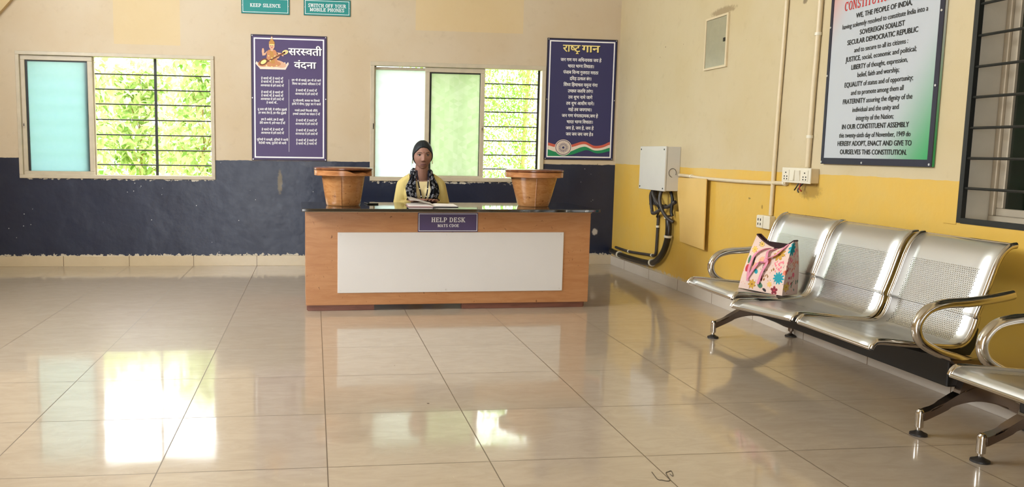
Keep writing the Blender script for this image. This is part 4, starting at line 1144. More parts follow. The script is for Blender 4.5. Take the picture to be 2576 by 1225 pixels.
# ================================================================== steel beam seating
def seat_profile():
    a = smooth_path([(2.284, 0, .356), (2.296, 0, .377), (2.325, 0, .386), (2.44, 0, .375), (2.57, 0, .362), (2.665, 0, .358), (2.716, 0, .380), (2.744, 0, .430), (2.758, 0, .480)], 5)
    b = [Vector((2.758, 0, .480))] + smooth_path([(2.750, 0, .484), (2.784, 0, .580), (2.822, 0, .700), (2.848, 0, .752), (2.880, 0, .780), (2.912, 0, .786)], 5)
    return a + b[1:]
def bench(label, group):
    r = thing('beam_bench', (2.70, 3.87, 0), label, 'bench', group)
    prof = seat_profile()
    spans = [(4.172, 4.700), (3.606, 4.148), (3.040, 3.552)]
    for si, (ya, yb) in enumerate(spans):
        bm = bmesh.new(); uvl = bm.loops.layers.uv.new('UVMap')
        dip = .040 if si == 1 else 0.0
        def P(p, y):
            q = Vector((p.x, y, p.z)); k = max(0, (2.66 - p.x) / .38) * (y - ya) / (yb - ya); q.z -= dip * k; q.x -= .25 * dip * k
            return q
        L = [0]
        for a, b in zip(prof, prof[1:]): L.append(L[-1] + (b - a).length)
        ny = 6; rows = [[bm.verts.new(P(p, ya + (yb - ya) * j / ny)) for j in range(ny + 1)] for p in prof]
        for i in range(len(prof) - 1):
            for j in range(ny):
                f = bm.faces.new((rows[i][j], rows[i + 1][j], rows[i + 1][j + 1], rows[i][j + 1])); f.smooth = True
                for lp, (ii, jj) in zip(f.loops, ((i, j), (i + 1, j), (i + 1, j + 1), (i, j + 1))): lp[uvl].uv = ((yb - ya) * jj / ny, L[ii])
        o = bpy.data.objects.new('seat', bpy.data.meshes.new('seat')); C.objects.link(o); o.parent = r
        bmesh.ops.translate(bm, verts=bm.verts, vec=-r.location); bmesh.ops.recalc_face_normals(bm, faces=bm.faces)
        bm.to_mesh(o.data); bm.free(); o.data.materials.append(M['seat']); o.data.set_sharp_from_angle(angle=math.radians(14))
        md = o.modifiers.new('thickness', 'SOLIDIFY'); md.thickness = .003; md.offset = 0
        for y, nm in ((yb, 'rim'), (ya, 'rim')):
            bm = bmesh.new(); s = 1 if y == yb else -1
            pts = [P(p, y) + Vector((0, s * .004, 0)) for p in prof[:-1]]
            tube(bm, pts, .0135, 10, ry=.0095, side=(0, 1, 0)); obj(nm, bm, M['chrome'], o, True)
        bm = bmesh.new(); tube(bm, [P(prof[0], ya), P(prof[0], (ya + yb) / 2), P(prof[0], yb)], .0075, 10); obj('front_roll', bm, M['chrome'], o, True)
        bm = bmesh.new(); tube(bm, [P(prof[-1], ya), P(prof[-1], yb)], .006, 8); obj('top_roll', bm, M['chrome'], o, True)
        # black carriers under the seat, one below each rim
        for y in (ya + .012, yb - .012):
            bm = bmesh.new()
            pts = [(2.40, .366), (2.66, .345), (2.725, .365), (2.760, .45), (2.775, .43), (2.765, .35), (2.745, .318), (2.62, .318), (2.52, .335)]
            v0 = [bm.verts.new((x, y - .008, z)) for x, z in pts]; v1 = [bm.verts.new((x, y + .008, z)) for x, z in pts]
            bm.faces.new(v0); bm.faces.new(v1[::-1]); n = len(pts)
            for i in range(n): bm.faces.new((v0[i], v0[(i + 1) % n], v1[(i + 1) % n], v1[i]))
            obj('seat_bracket', bm, M['black'], o)
    obj('beam', bbox(2.615, 2.735, 3.0, 4.74, .195, .317, .008), M['black'], r)
    for y in (4.757, 2.985):
        # one cast leg: arch, two posts, foot pads
        bm = bmesh.new()
        up = smooth_path([(2.487, 0, .098), (2.56, 0, .128), (2.65, 0, .178), (2.72, 0, .208), (2.80, 0, .192), (2.90, 0, .140), (2.965, 0, .105), (3.013, 0, .090)], 4)
        lo = smooth_path([(2.490, 0, .062), (2.56, 0, .092), (2.64, 0, .126), (2.73, 0, .140), (2.82, 0, .126), (2.90, 0, .094), (2.965, 0, .064), (3.010, 0, .052)], 4)
        ringsL = []
        for s in (-.020, .020): ringsL.append([(bm.verts.new((a.x, y + s, a.z)), bm.verts.new((b.x, y + s, b.z))) for a, b in zip(up, lo)])
        for ring in ringsL:
            for a, b in zip(ring, ring[1:]): bm.faces.new((a[0], b[0], b[1], a[1]))
        A, B_ = ringsL
        for i in range(len(A) - 1):
            bm.faces.new((A[i][0], B_[i][0], B_[i + 1][0], A[i + 1][0])); bm.faces.new((A[i][1], A[i + 1][1], B_[i + 1][1], B_[i][1]))
        for e in (0, -1): bm.faces.new((A[e][0], A[e][1], B_[e][1], B_[e][0]))
        bmesh.ops.bevel(bm, geom=[e for e in bm.edges if abs(e.verts[0].co.y - e.verts[1].co.y) < 1e-6], offset=.006, segments=2, affect='EDGES')
        leg = obj('leg', bm, M['chrome_shaded'], r, True)
        bm = bmesh.new(); pts = [(2.645, .17), (2.665, .24), (2.60, .318), (2.75, .318), (2.745, .24), (2.785, .17)]
        v0 = [bm.verts.new((x, y - .018, z)) for x, z in pts]; v1 = [bm.verts.new((x, y + .018, z)) for x, z in pts]
        bm.faces.new(v0); bm.faces.new(v1[::-1]); n = len(pts)
        for i in range(n): bm.faces.new((v0[i], v0[(i + 1) % n], v1[(i + 1) % n], v1[i]))
        obj('leg_stem', bm, M['chrome_shaded'], leg)
        for x in (2.489, 3.012):
            bm = bmesh.new(); lathe(bm, [(0, .112), (.010, .110), (.0155, .102), (.0165, .09), (.0165, .035), (.010, .033), (.008, .018), (0, .018)], (x, y, 0), 20); obj('post', bm, M['chrome'] if x < 2.6 else M['chrome_shaded'], leg, True)  # rear post takes the shaded copy of the chrome
            bm = bmesh.new(); lathe(bm, [(0, .020), (.012, .019), (.022, .012), (.033, .008), (.034, .001), (0, .0005)], (x, y, 0), 24); obj('foot_pad', bm, M['rubber'], leg, True)
    for y, s in ((4.738, 1), (3.006, -1)):
        y2 = y + s * .012
        bm = bmesh.new()
        pts = smooth_path([(2.872, y2, .585), (2.80, y2, .572), (2.68, y2, .556), (2.56, y2, .548), (2.485, y2, .522), (2.447, y2, .462), (2.468, y2, .398), (2.545, y2, .350), (2.64, y2, .318), (2.70, y2, .292), (2.765, y2, .285)], 6)
        n = len(pts); rad = [.0215 if i < n * .75 else .0215 + .016 * ((i / n - .75) / .25) for i in range(n)]
        tube(bm, pts, rad, 14, ry=[.020] * n, side=(0, 1, 0)); a = obj('armrest', bm, M['chrome'], r, True)
        bm = bmesh.new(); tube(bm, [(2.755, y2 + s * .019, .285), (2.755, y2 + s * .025, .285)], .009, 12); obj('bolt', bm, M['screw'], a, True)
    return r
GB = 'steel benches along the right wall'
b1 = bench('three seat perforated steel bench carrying the floral tote bag', GB)
b2 = copy_tree(b1); b2.location = b1.location + Vector((.02, -2.068, 0)); b2['label'] = 'nearest steel bench, mostly cut off by the right edge of the picture'

# ================================================================== floral tote bag
def tote():
    r = thing('tote_bag', (2.575, 4.29, .378), 'floral pink tote bag with knotted pink handles standing on the far seat', 'bag')
    # outline corners (bottom then top) in plan: wide face looks left into the room, a gusset faces the camera
    rot = 0.36
    hw, hd = .148, .062
    def Q(s, t, h):
        """s along the wide face -1 (far) .. 1 (near), t through the depth -1 (room side) .. 1 (wall side), h 0..1"""
        k = 1 - .20 * h ** 1.3
        bul = 1 + .18 * math.sin(PI * min(1, h * 1.1)) * (1 - s * s)
        lean = .055 * h
        x = t * hd * (1 - .74 * h * h) * bul + lean
        y = -s * hw * (1 - .17 * h)
        z = .31 * h
        sag = .060 * h ** 4 * (1 - abs(s) ** 1.6) + .012 * h ** 4 * (s > 0)
        z -= sag
        c, sn = math.cos(rot), math.sin(rot)
        return Vector((2.575 - .02 + x * c - y * sn, 4.29 + x * sn + y * c, .378 + z))
    NS, ND, NH = 150, 60, 150
    per = [(-1 + 2 * i / NS, -1, 'front') for i in range(NS)] + [(1, -1 + 2 * i / ND, 'side') for i in range(ND)] + \
          [(1 - 2 * i / 30, 1, 'back') for i in range(30)] + [(-1, 1 - 2 * i / 12, 'far') for i in range(12)]
    verts, cols = [], []
    pal = dict(base=(226, 198, 184), yellow=(206, 160, 66), yel2=(232, 196, 104), teal=(40, 150, 164), coral=(226, 132, 104), pink=(232, 120, 136), red=(190, 62, 72), green=(80, 124, 98), wine=(128, 50, 60), dark=(52, 44, 46), peach=(238, 176, 140), brown=(150, 100, 40))
    pal = {k: np.array(lin(*v)[:3]) for k, v in pal.items()}
    mot = []
    def flower(u, v, R, n, c1, c2, ph=0): mot.append(('flower', u, v, R, n, c1, c2, ph))
    def blob(u, v, a, b, rot_, c): mot.append(('blob', u, v, a, b, rot_, c))
    # u runs 0..0.30 along the wide face then to 0.42 round the gusset; v height 0..0.31
    flower(.225, .232, .044, 8, 'yellow', 'brown', .2); flower(.322, .262, .046, 9, 'teal', 'teal', .5); flower(.262, .092, .036, 11, 'teal', 'teal', .1)
    flower(.062, .283, .022, 8, 'yel2', 'brown', 0); flower(.03, .232, .022, 7, 'yel2', 'yellow', .4); flower(.09, .035, .028, 7, 'yellow', 'brown', .3); flower(.325, .045, .026, 6, 'yel2', 'yellow', .6); flower(.245, .022, .024, 5, 'wine', 'red', .9); flower(.21, .05, .018, 6, 'yel2', 'peach', .2)
    blob(.156, .182, .028, .026, .3, 'coral'); blob(.112, .182, .018, .022, -.4, 'peach'); blob(.02, .17, .010, .024, .1, 'green'); blob(.025, .12, .014, .022, 0, 'red'); blob(.08, .135, .020, .026, .2, 'peach')
    blob(.145, .085, .010, .026, .35, 'wine'); blob(.150, .135, .009, .024, .4, 'dark'); blob(.150, .135, .006, .019, .4, 'base'); blob(.147, .037, .020, .015, -.6, 'green'); blob(.10, .11, .012, .016, .8, 'teal'); blob(.06, .165, .006, .030, .1, 'dark'); blob(.30, .125, .016, .014, .2, 'coral'); blob(.372, .11, .010, .014, .2, 'pink'); blob(.18, .015, .014, .008, -.5, 'dark')
    rr = random.Random(3)
    for cu, cv, c, n_, sp in ((.245, .155, 'pink', 24, .030), (.325, .195, 'pink', 18, .026), (.33, .155, 'red', 8, .030), (.35, .08, 'red', 8, .022), (.19, .105, 'brown', 10, .035), (.385, .16, 'coral', 14, .03), (.385, .24, 'pink', 12, .03), (.39, .05, 'green', 8, .03)):
        for k in range(n_): blob(cu + rr.uniform(-sp, sp), cv + rr.uniform(-sp, sp), .0032, .0075, rr.uniform(-.6, .6), c)
    for k in range(80): blob(rr.uniform(0, .42), rr.uniform(0, .30), .0022, .0022, 0, rr.choice(['dark', 'red', 'green', 'coral']))
    us = []
    for s, t, side in per:
        u = {'front': .15 + s * .15, 'side': .30 + (t + 1) * .06, 'back': .15 + s * .15, 'far': .3 + (t + 1) * .06}[side]
        us.append(u)
    U = np.array(us)[None, :].repeat(NH + 1, 0); Vv = (np.arange(NH + 1) / NH * .31)[:, None].repeat(len(per), 1)
    colr = np.ones((NH + 1, len(per), 3)) * pal['base']
    for m_ in mot:
        if m_[0] == 'blob':
            _, u, v, a, b, ro, c = m_; du, dv = U - u, Vv - v
            x = du * math.cos(ro) + dv * math.sin(ro); y = -du * math.sin(ro) + dv * math.cos(ro)
            colr[(x / a) ** 2 + (y / b) ** 2 < 1] = pal[c]
        else:
            _, u, v, R, n_, c1, c2, ph = m_; du, dv = U - u, Vv - v; rad = np.hypot(du, dv); th = np.arctan2(dv, du) + ph
            edge_ = R * (.58 + .42 * np.abs(np.cos(th * n_ / 2)))
            colr[rad < edge_] = pal[c2] if c1 != 'teal' else pal['teal']
            colr[rad < edge_ - .0022] = pal[c1]
            if c1 != 'teal': colr[rad < R * .22] = pal[c2]
    for i in range(NH + 1):
        for j, (s, t, side) in enumerate(per): verts.append(Q(s, t, i / NH) - r.location)
    n = len(per); F = [(i * n + j, i * n + (j + 1) % n, (i + 1) * n + (j + 1) % n, (i + 1) * n + j) for i in range(NH) for j in range(n)]
    F.append(tuple(range(n))[::-1])
    me = bpy.data.meshes.new('body'); me.from_pydata([tuple(v) for v in verts], [], F); me.update()
    ca = me.color_attributes.new('print', 'FLOAT_COLOR', 'POINT'); buf = np.ones((len(verts), 4), np.float32); buf[:, :3] = colr.reshape(-1, 3); ca.data.foreach_set('color', buf.ravel())
    for p in me.polygons: p.use_smooth = True
    o = bpy.data.objects.new('body', me); C.objects.link(o); o.parent = r; me.materials.append(M['bag'])
    # dark lining inside the mouth, with its rolled edge
    bm = bmesh.new(); top = [Q(s, t, 1.0) for s, t, _ in per[::3]]; inn = [Q(s * .93, t * .7, .93) for s, t, _ in per[::3]]
    tube(bm, top + [top[0]], .0042, 8); 
    a = [bm.verts.new(p) for p in top]; b = [bm.verts.new(p) for p in inn]
    for i in range(len(a)): bm.faces.new((a[i], a[(i + 1) % len(a)], b[(i + 1) % len(b)], b[i]))
    bm.faces.new(b); obj('lining', bm, M['lining'], r, True)
    def strap(pts, name='handle'):
        bm = bmesh.new(); P = smooth_path(pts, 8); tube(bm, P, .0032, 8, ry=.0105, side=(.15, -.9, .35)); obj(name, bm, M['pink'], r, True)
    off = lambda s, h, d: Q(s, -1, h) + Vector((-d, -d * .25, 0))
    strap([off(-.62, .16, .004), off(-.68, .40, .008), off(-.62, .66, .010), off(-.30, .84, .012), Q(.02, -.5, 1.02), Q(.25, .3, 1.04)])
    strap([off(-.10, .14, .005), off(.02, .36, .010), off(.16, .56, .016), off(.05, .62, .018), off(.40, .74, .014), off(.62, .90, .010), Q(.80, -.4, 1.03), Q(.86, .4, 1.0)])
    strap([off(-.66, .20, .006), off(-.30, .50, .012), off(.06, .58, .016), off(-.05, .80, .014), off(.10, .95, .010), Q(.16, -.2, 1.04)])
    bm = bmesh.new(); ellipsoid(bm, off(.08, .595, .014), (.010, .020, .016)); obj('knot', bm, M['pink'], r, True)
tote()

# ================================================================== office chair behind the desk (seen only in the gap under the front)
PX, PY = .858, 6.52
def chair():
    r = thing('office_chair', (PX, PY + .06, 0), 'dark office chair with a star base behind the counter', 'chair')
    x, y = PX, PY + .06
    obj('seat', bbox(x - .22, x + .22, y - .22, y + .22, .345, .395, .02, 3), M['black'], r)
    obj('backrest', bbox(x - .17, x + .17, y + .225, y + .265, .50, .80, .02, 3), M['black'], r)
    bm = bmesh.new(); tube(bm, smooth_path([(x, y + .16, .34), (x, y + .27, .37), (x, y + .285, .55)], 5), .016, 8); obj('back_support', bm, M['black'], r, True)
    bm = bmesh.new(); tube(bm, [(x, y, .07), (x, y, .346)], .026, 14); obj('column', bm, M['chrome_shaded'], r, True)
    for k in range(5):
        a = 2 * PI * k / 5 + .35; bm = bmesh.new()
        tube(bm, [(x + .02 * math.cos(a), y + .02 * math.sin(a), .085), (x + .27 * math.cos(a), y + .27 * math.sin(a), .062)], [.022, .014], 8); l = obj('base_arm', bm, M['black'], r, True)
        bm = bmesh.new(); cx_, cy_ = x + .27 * math.cos(a), y + .27 * math.sin(a); t = Vector((-math.sin(a), math.cos(a), 0)) * .012
        tube(bm, [Vector((cx_, cy_, .0255)) - t, Vector((cx_, cy_, .0255)) + t], .025, 14); obj('caster', bm, M['rubber'], l, True)
chair()

# ================================================================== the seated woman
def woman():
    r = thing('person', (PX, PY, 0), 'woman in a yellow cardigan and patterned scarf sitting at the help desk', 'person')
    W_ = lambda x, y, z: Vector((PX + x, PY + y, z))
    HC = W_(.0, -.045, 1.106)
    def sm(a, b, x): t = min(1, max(0, (x - a) / (b - a))); return t * t * (3 - 2 * t)
    g = lambda d, s: math.exp(-(d / s) ** 2)
    def head_point(th, ph, grow=0.0, plain=False):
        """th azimuth, 0 = face; ph elevation"""
        cx_, sx = math.cos(ph), math.sin(ph)
        x, y, z = math.sin(th) * cx_, -math.cos(th) * cx_, sx
        zz = z * .110
        lowf = sm(-.01, -.105, zz)
        wx = (.0755 - .0135 * lowf) ; wy = .088
        if y < 0: wy = .082 - .004 * lowf
        else: wy = .092 - .045 * lowf
        X, Y = x * wx, y * wy
        if zz < 0 and y < 0: Y -= .004 * lowf
        if not plain and y < .25:
            ax = abs(X)
            Y -= .021 * g(X, .0125) * sm(.018, -.044, zz) * (1 - sm(-.042, -.056, zz))          # nose
            Y -= .009 * g(ax - .0135, .0075) * g(zz + .044, .009)                                     # nostril wings
            Y += .010 * g(ax - .032, .017) * g(zz - .000, .012)                                      # eye sockets
            Y -= .0035 * g(zz - .018, .008) * g(ax - .03, .025)                                      # brow ridge
            Y -= .005 * g(ax - .040, .020) * g(zz + .036, .020)                                      # cheeks
            Y -= .0055 * g(X, .024) * (g(zz + .066, .0055) + 1.1 * g(zz + .0795, .006))               # lips
            Y += .003 * g(X, .022) * g(zz + .0725, .0028)
            Y += .004 * g(X, .022) * g(zz + .090, .006)
            Y -= .006 * g(X, .020) * g(zz + .103, .012)                                               # chin
        v = Vector((X, Y, zz)); 
        if grow: v += v.normalized() * grow
        return v
    def head_bm(grow=0.0, plain=False, nu=96, nv=72):
        bm = bmesh.new(); rows = []
        for i in range(nv + 1):
            ph = -PI / 2 + PI * i / nv
            rows.append([bm.verts.new(HC + head_point(2 * PI * j / nu, ph, grow, plain)) for j in range(nu)])
        for i in range(nv):
            for j in range(nu): bm.faces.new((rows[i][j], rows[i][(j + 1) % nu], rows[i + 1][(j + 1) % nu], rows[i + 1][j]))
        bmesh.ops.remove_doubles(bm, verts=bm.verts, dist=1e-5)
        return bm
    # joints
    J = dict(pel=(0, .07, .52), wai=(0, .045, .65), che=(0, .02, .80), nb=(0, .012, .925), nt=(0, -.02, 1.03))
    def torso(bm, d):
        ellipsoid(bm, W_(*J['pel']), (.165 + d, .125 + d, .11 + d)); ellipsoid(bm, W_(0, .05, .64), (.135 + d, .105 + d, .13 + d))
        ellipsoid(bm, W_(0, .025, .79), (.148 + d, .105 + d, .125 + d)); ellipsoid(bm, W_(0, .015, .85), (.138 + d, .080 + d, .070 + d))
        for s in (-1, 1):
            ellipsoid(bm, W_(s * .068, -.055, .795), (.062 + d, .055 + d, .058 + d))
            capsule(bm, W_(s * .045, .02, .928), .042 + d, W_(s * .132, .02, .866), .048 + d)
    def arm(bm, s, d, part):
        sh, el, wr = (s * .140, .02, .855), (s * .186, -.03, .665), (s * .100, -.125, .738)
        if part in ('up', 'all'): capsule(bm, W_(*sh), .050 + d, W_(*el), .040 + d)
        if part in ('lo', 'all'): capsule(bm, W_(*el), .039 + d, W_(*wr), .025 + d)
    def leg(bm, s, d):
        hp, kn, an = (s * .085, .05, .515), (s * .095, -.34, .49), (s * .09, -.30, .09)
        capsule(bm, W_(*hp), .085 + d, W_(*kn), .056 + d); capsule(bm, W_(*kn), .054 + d, W_(*an), .036 + d)
    bm = head_bm()
    capsule(bm, W_(*J['nb']), .058, W_(*J['nt']), .052); capsule(bm, W_(0, .02, .90), .060, W_(*J['nb']), .055)
    torso(bm, 0)
    for s in (-1, 1):
        arm(bm, s, 0, 'all'); leg(bm, s, 0)
        capsule(bm, W_(s * .09, -.30, .09), .034, W_(s * .092, -.27, .045), .036); capsule(bm, W_(s * .092, -.27, .042), .034, W_(s * .10, -.42, .034), .026)
        # ear
        ellipsoid(bm, HC + Vector((s * .073, .012, -.012)), (.008, .017, .027))
        # palm, four fingers with knuckle bends and a thumb
        wr = Vector((s * .098, -.128, .742)); dr = Vector((-s * .55, -.80, .18)).normalized(); sd = Vector((s * .82, -.57, 0)).normalized()
        W3 = lambda v: W_(v.x, v.y, v.z)
        pc = wr + dr * .045
        for k in (-1, 0, 1): capsule(bm, W3(wr + dr * .012 + sd * (.008 * k)), .0165, W3(wr + dr * .072 + sd * (.019 * k) + Vector((0, 0, -.002))), .0130)
        for k, (ln, of) in enumerate(((.060, -.030), (.070, -.010), (.066, .011), (.050, .030))):
            a = wr + dr * .072 + sd * of; b = a + dr * ln * .45 + Vector((0, 0, .002)) + sd * of * .12; c = b + dr * ln * .33 + Vector((0, 0, -.006)); e = c + dr * ln * .25 + Vector((0, 0, -.007))
            capsule(bm, W3(a), .0088, W3(b), .0082); capsule(bm, W3(b), .0082, W3(c), .0075); capsule(bm, W3(c), .0075, W3(e), .0064)
        th0 = wr + dr * .022 - sd * .020; th1 = th0 + dr * .028 - sd * .018; th2 = th1 + dr * .028 - sd * .006 + Vector((0, 0, -.004))
        capsule(bm, W3(th0), .0125, W3(th1), .0098); capsule(bm, W3(th1), .0098, W3(th2), .0078)
    bm = remesh(bm, .0030, 2, .4)
    body = obj('body', bm, M['skin'], r, True)
    # eyes with lids
    hb = remesh(head_bm(), .003, 2, .4); from mathutils.bvhtree import BVHTree as _B
    ht = _B.FromBMesh(hb); hb.free()
    def on_face(x, z, lift=.0):
        h_ = ht.ray_cast(HC + Vector((x, -.3, z)), Vector((0, 1, 0)))[0]
        return h_ + Vector((0, -lift, 0))
    bm = bmesh.new(); n_ = 17
    up = [on_face(x, -.0680 - 3.5 * x * x - .0012 * g(x, .004), -.0014) for x in np.linspace(-.0255, .0255, n_)]
    lw = [on_face(x, -.0790 + 5.5 * x * x, -.0014) for x in np.linspace(-.0235, .0235, n_)]
    tube(bm, up, [.0012 + .0026 * math.sin(PI * k / (n_ - 1)) ** .7 for k in range(n_)], 10); tube(bm, lw, [.0012 + .0034 * math.sin(PI * k / (n_ - 1)) ** .7 for k in range(n_)], 10)
    lp = obj('lips', bm, M['lip'], body, True)
    bm = bmesh.new(); tube(bm, [on_face(x, -.0727 + .6 * x * x, .0012) for x in np.linspace(-.023, .023, n_)], [.0006 + .0013 * math.sin(PI * k / (n_ - 1)) for k in range(n_)], 8); obj('mouth_line', bm, M['brow'], lp, True)
    for s in (-1, 1):
        bm = bmesh.new(); pts = [on_face(s * x, z, .0002) for x, z in ((.0125, .0155), (.020, .0185), (.029, .0210), (.038, .0215), (.046, .0185), (.0525, .0130))]
        tube(bm, smooth_path(pts, 4), [.0012 + .0010 * math.sin(PI * min(1, k / 20 * .9 + .1)) for k in range(21)], 8); obj('eyebrow', bm, M['brow'], body, True)
    for s in (-1, 1):
        e = HC + Vector((s * .0325, -.0605, .000))
        bm = bmesh.new(); ellipsoid(bm, e, (.0150, .0118, .0074), 20, 14); ey = obj('eye', bm, M['eye_white'], body, True)
        bm = bmesh.new(); ellipsoid(bm, e + Vector((0, -.0085, -.0005)), (.0062, .0045, .0062), 16, 10); obj('iris', bm, M['iris'], ey, True)
        bm = bmesh.new(); pts = [e + Vector((.0165 * math.sin(t), -.0095 * math.cos(t) - .0030, .0052 * math.cos(t) + .0012)) for t in np.linspace(-1.35, 1.35, 9)]
        tube(bm, pts, .0017, 6); obj('lid_line', bm, M['brow'], ey, True)
        bm = bmesh.new(); pts = [e + Vector((.0175 * math.sin(t), -.0092 * math.cos(t) - .0015, .0092 * math.cos(t) + .0018)) for t in np.linspace(-1.4, 1.4, 9)]
        tube(bm, pts, .0030, 6); obj('upper_lid', bm, M['skin'], ey, True)
    bm = bmesh.new(); ellipsoid(bm, HC + Vector((-.002, -.0845, .0225)), (.0032, .0022, .0034), 12, 8); obj('bindi', bm, M['bindi'], body, True)
    # hair: a cap parted in the middle, pulled back into a knot
    bm = head_bm(.0070, True, 220, 160)
    kill = []
    for f in bm.faces:
        c = f.calc_center_median() - HC; th = math.degrees(math.atan2(abs(c.x), -c.y)); 
        line = .060 - .045 * sm(14, 62, th) - .058 * sm(58, 86, th) - .05 * sm(84, 140, th) + .003 * g(th, 6)
        if c.z < line: kill.append(f)
    bmesh.ops.delete(bm, geom=kill, context='FACES'); smooth_edge(bm)
    for v in bm.verts:
        if v.is_boundary: v.co = HC + (v.co - HC) * (1 - .0075 / (v.co - HC).length)
    bmesh.ops.solidify(bm, geom=list(bm.faces), thickness=.0055)
    for v in bm.verts:
        d_ = v.co - HC; v.co += d_.normalized() * (.0012 * (1 - g(d_.x + .004, .004)) * sm(.055, .07, d_.z))
    hair = obj('hair', bm, M['hair'], body, True)
    bm = bmesh.new(); ellipsoid(bm, HC + Vector((0, .098, -.045)), (.046, .036, .048)); ellipsoid(bm, HC + Vector((-.004, .085, -.085)), (.03, .03, .04)); obj('hair_knot', bm, M['hair'], hair, True)
    bm = bmesh.new()
    for k in range(3): tube(bm, smooth_path([HC + Vector((-.074, -.005 + .006 * k, .0)), HC + Vector((-.080 - .002 * k, -.006, -.045)), HC + Vector((-.082 - .004 * k, -.002, -.082)), HC + Vector((-.070 - .006 * k, .0, -.108 - .005 * k))], 5), [.0011 - .00003 * q for q in range(16)], 5)
    ellipsoid(bm, HC + Vector((-.071, .010, -.108)), (.009, .008, .006), 10, 8)
    obj('loose_strand', bm, M['hair'], hair, True)
    for s in (-1, 1):
        c = HC + Vector((s * .0765, -.006, -.055)); bm = bmesh.new()
        tube(bm, [c + Vector((s * .002, .012 * math.sin(t), .013 * math.cos(t))) for t in np.linspace(0, 2 * PI, 17)], .0018, 6); obj('earring', bm, M['gold'], body, True)
    # inner top
    bm = bmesh.new(); torso(bm, .006); bm = remesh(bm, .006, 4)
    bmesh.ops.bisect_plane(bm, geom=list(bm.verts) + list(bm.edges) + list(bm.faces), plane_co=W_(0, -.08, .886), plane_no=(0, -.35, 1), clear_outer=True); obj('top', bm, M['top'], body, True)
    # cardigan with open front
    bm = bmesh.new(); torso(bm, .014)
    for s in (-1, 1): arm(bm, s, .014, 'all')
    bm = remesh(bm, .006, 5)
    kill = []
    for f in bm.faces:
        c = f.calc_center_median() - Vector((PX, PY, 0)); ax = abs(c.x)
        if c.y < .03 and ax < .100 and c.z > .55 and c.y > -.17: kill.append(f)
        elif ax < .090 and c.z > .90: kill.append(f)
        elif math.hypot(ax - .100, c.y + .125) < .036 and c.z < .80: kill.append(f)
    bmesh.ops.delete(bm, geom=kill, context='FACES'); smooth_edge(bm)
    bmesh.ops.solidify(bm, geom=list(bm.faces), thickness=.003)
    obj('cardigan', bm, M['cardigan'], body, True)
    bm = bmesh.new()
    for s in (-1, 1): leg(bm, s, .012)
    ellipsoid(bm, W_(0, .07, .52), (.178, .137, .115)); bm = remesh(bm, .008, 4)
    bmesh.ops.delete(bm, geom=[f for f in bm.faces if f.calc_center_median().z > .585 or f.calc_center_median().z < .11], context='FACES'); obj('trousers', bm, M['trousers'], body, True)
    for s in (-1, 1):
        bm = bmesh.new(); capsule(bm, W_(s * .092, -.27, .008), .006, W_(s * .10, -.42, .008), .006)
        bm2 = bbox(PX + s * .097 - .04, PX + s * .097 + .04, PY - .46, PY - .225, .0005, .012, .004); bm.free(); obj('sandal', bm2, M['shoe'], body)
    # scarf: one cloth band round the neck, both ends hanging down the chest
    from mathutils.bvhtree import BVHTree
    tb = bmesh.new(); torso(tb, .017); capsule(tb, W_(*J['nb']), .058, W_(*J['nt']), .052); tb = remesh(tb, .008, 3); tree_ = BVHTree.FromBMesh(tb)
    def on_chest(x, z, lift):
        hit = tree_.ray_cast(W_(x, -.6, z), Vector((0, 1, 0)))
        return (hit[0] if hit[0] is not None else W_(x, .0, z)) + Vector((0, -lift, 0))
    bm = bmesh.new()
    for s in (-1, 1):
        rows = []; N = 26
        for i in range(N + 1):
            t = i / N; z = .968 - .262 * t
            xi = (.052 + .010 * t) - .026 * sm(.55, 1, t) if s < 0 else (.056 - .002 * t) - .028 * sm(.5, 1, t)
            xo = xi + (.034 + .046 * sm(.02, .5, t)) - (.016 * sm(.6, 1, t) if s > 0 else .004 * t)
            row = []
            for k in range(15):
                q = k / 14; x = s * (xi + (xo - xi) * q); fold = .006 * math.sin(q * 12 + t * 3 + (1 if s > 0 else 0)) + .004 * math.sin(q * 23)
                row.append(bm.verts.new(on_chest(x, z, .010 + fold + .006 * math.sin(PI * q))))
            rows.append(row)
        for a, b in zip(rows, rows[1:]):
            for k in range(14): bm.faces.new((a[k], a[k + 1], b[k + 1], b[k]))
    bmesh.ops.solidify(bm, geom=list(bm.faces), thickness=-.007)
    # the part behind the neck
    ring = [W_(.072 * math.sin(t), .012 - .070 * math.cos(t), .955 + .020 * (1 - math.cos(t)) / 2) for t in np.linspace(.85, 2 * PI - .85, 22)]
    tube(bm, ring, .021, 12, ry=.028, side=(0, 0, 1))
    obj('scarf', bm, M['scarf'], body, True)
    # lanyard ribbon with white marks
    lb = bmesh.new(); dots = bmesh.new()
    for s in (-1, 1):
        N = 22; rows = []; pts = []
        for i in range(N + 1):
            t = i / N; z = .985 - .262 * t; x = s * (.047 - .010 * t - .033 * t * t) + .002
            p = on_chest(x, z, .026 - .006 * t); pts.append(p); tx = Vector((.0055, 0, s * .0022))
            rows.append((lb.verts.new(p - tx), lb.verts.new(p + tx)))
        for a, b in zip(rows, rows[1:]): lb.faces.new((a[0], a[1], b[1], b[0]))
        for i in (7, 12, 17, 20):
            ellipsoid(dots, pts[i] + Vector((0, -.002, 0)), (.0050 if i in (12, 17) else .0022, .0012, .0050 if i in (12, 17) else .009), 12, 8)
    bmesh.ops.solidify(lb, geom=list(lb.faces), thickness=.0015)
    la = obj('lanyard', lb, M['lanyard'], body, True); obj('lanyard_print', dots, M['lanyard_dot'], la, True)
    tb.free()
woman()

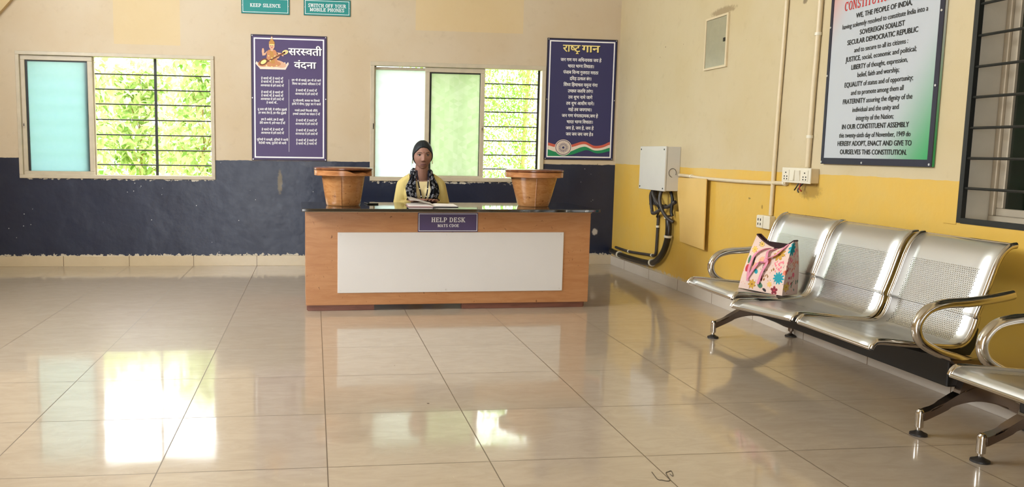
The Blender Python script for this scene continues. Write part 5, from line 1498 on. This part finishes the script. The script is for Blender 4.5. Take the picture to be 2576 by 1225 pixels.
# ================================================================== a curled thread on the floor
bm = bmesh.new(); tube(bm, smooth_path([(x, y, .0014) for x, y in ((1.212, 2.708), (1.205, 2.643), (1.219, 2.634), (1.231, 2.624), (1.246, 2.632), (1.258, 2.691), (1.273, 2.704), (1.287, 2.709), (1.272, 2.664), (1.270, 2.684))], 6), .0011, 6)
tag(obj('thread', bm, M['hose'], None, True, loc=(1.24, 2.66, .001)), 'curled dark thread lying on the floor in the foreground', 'thread')
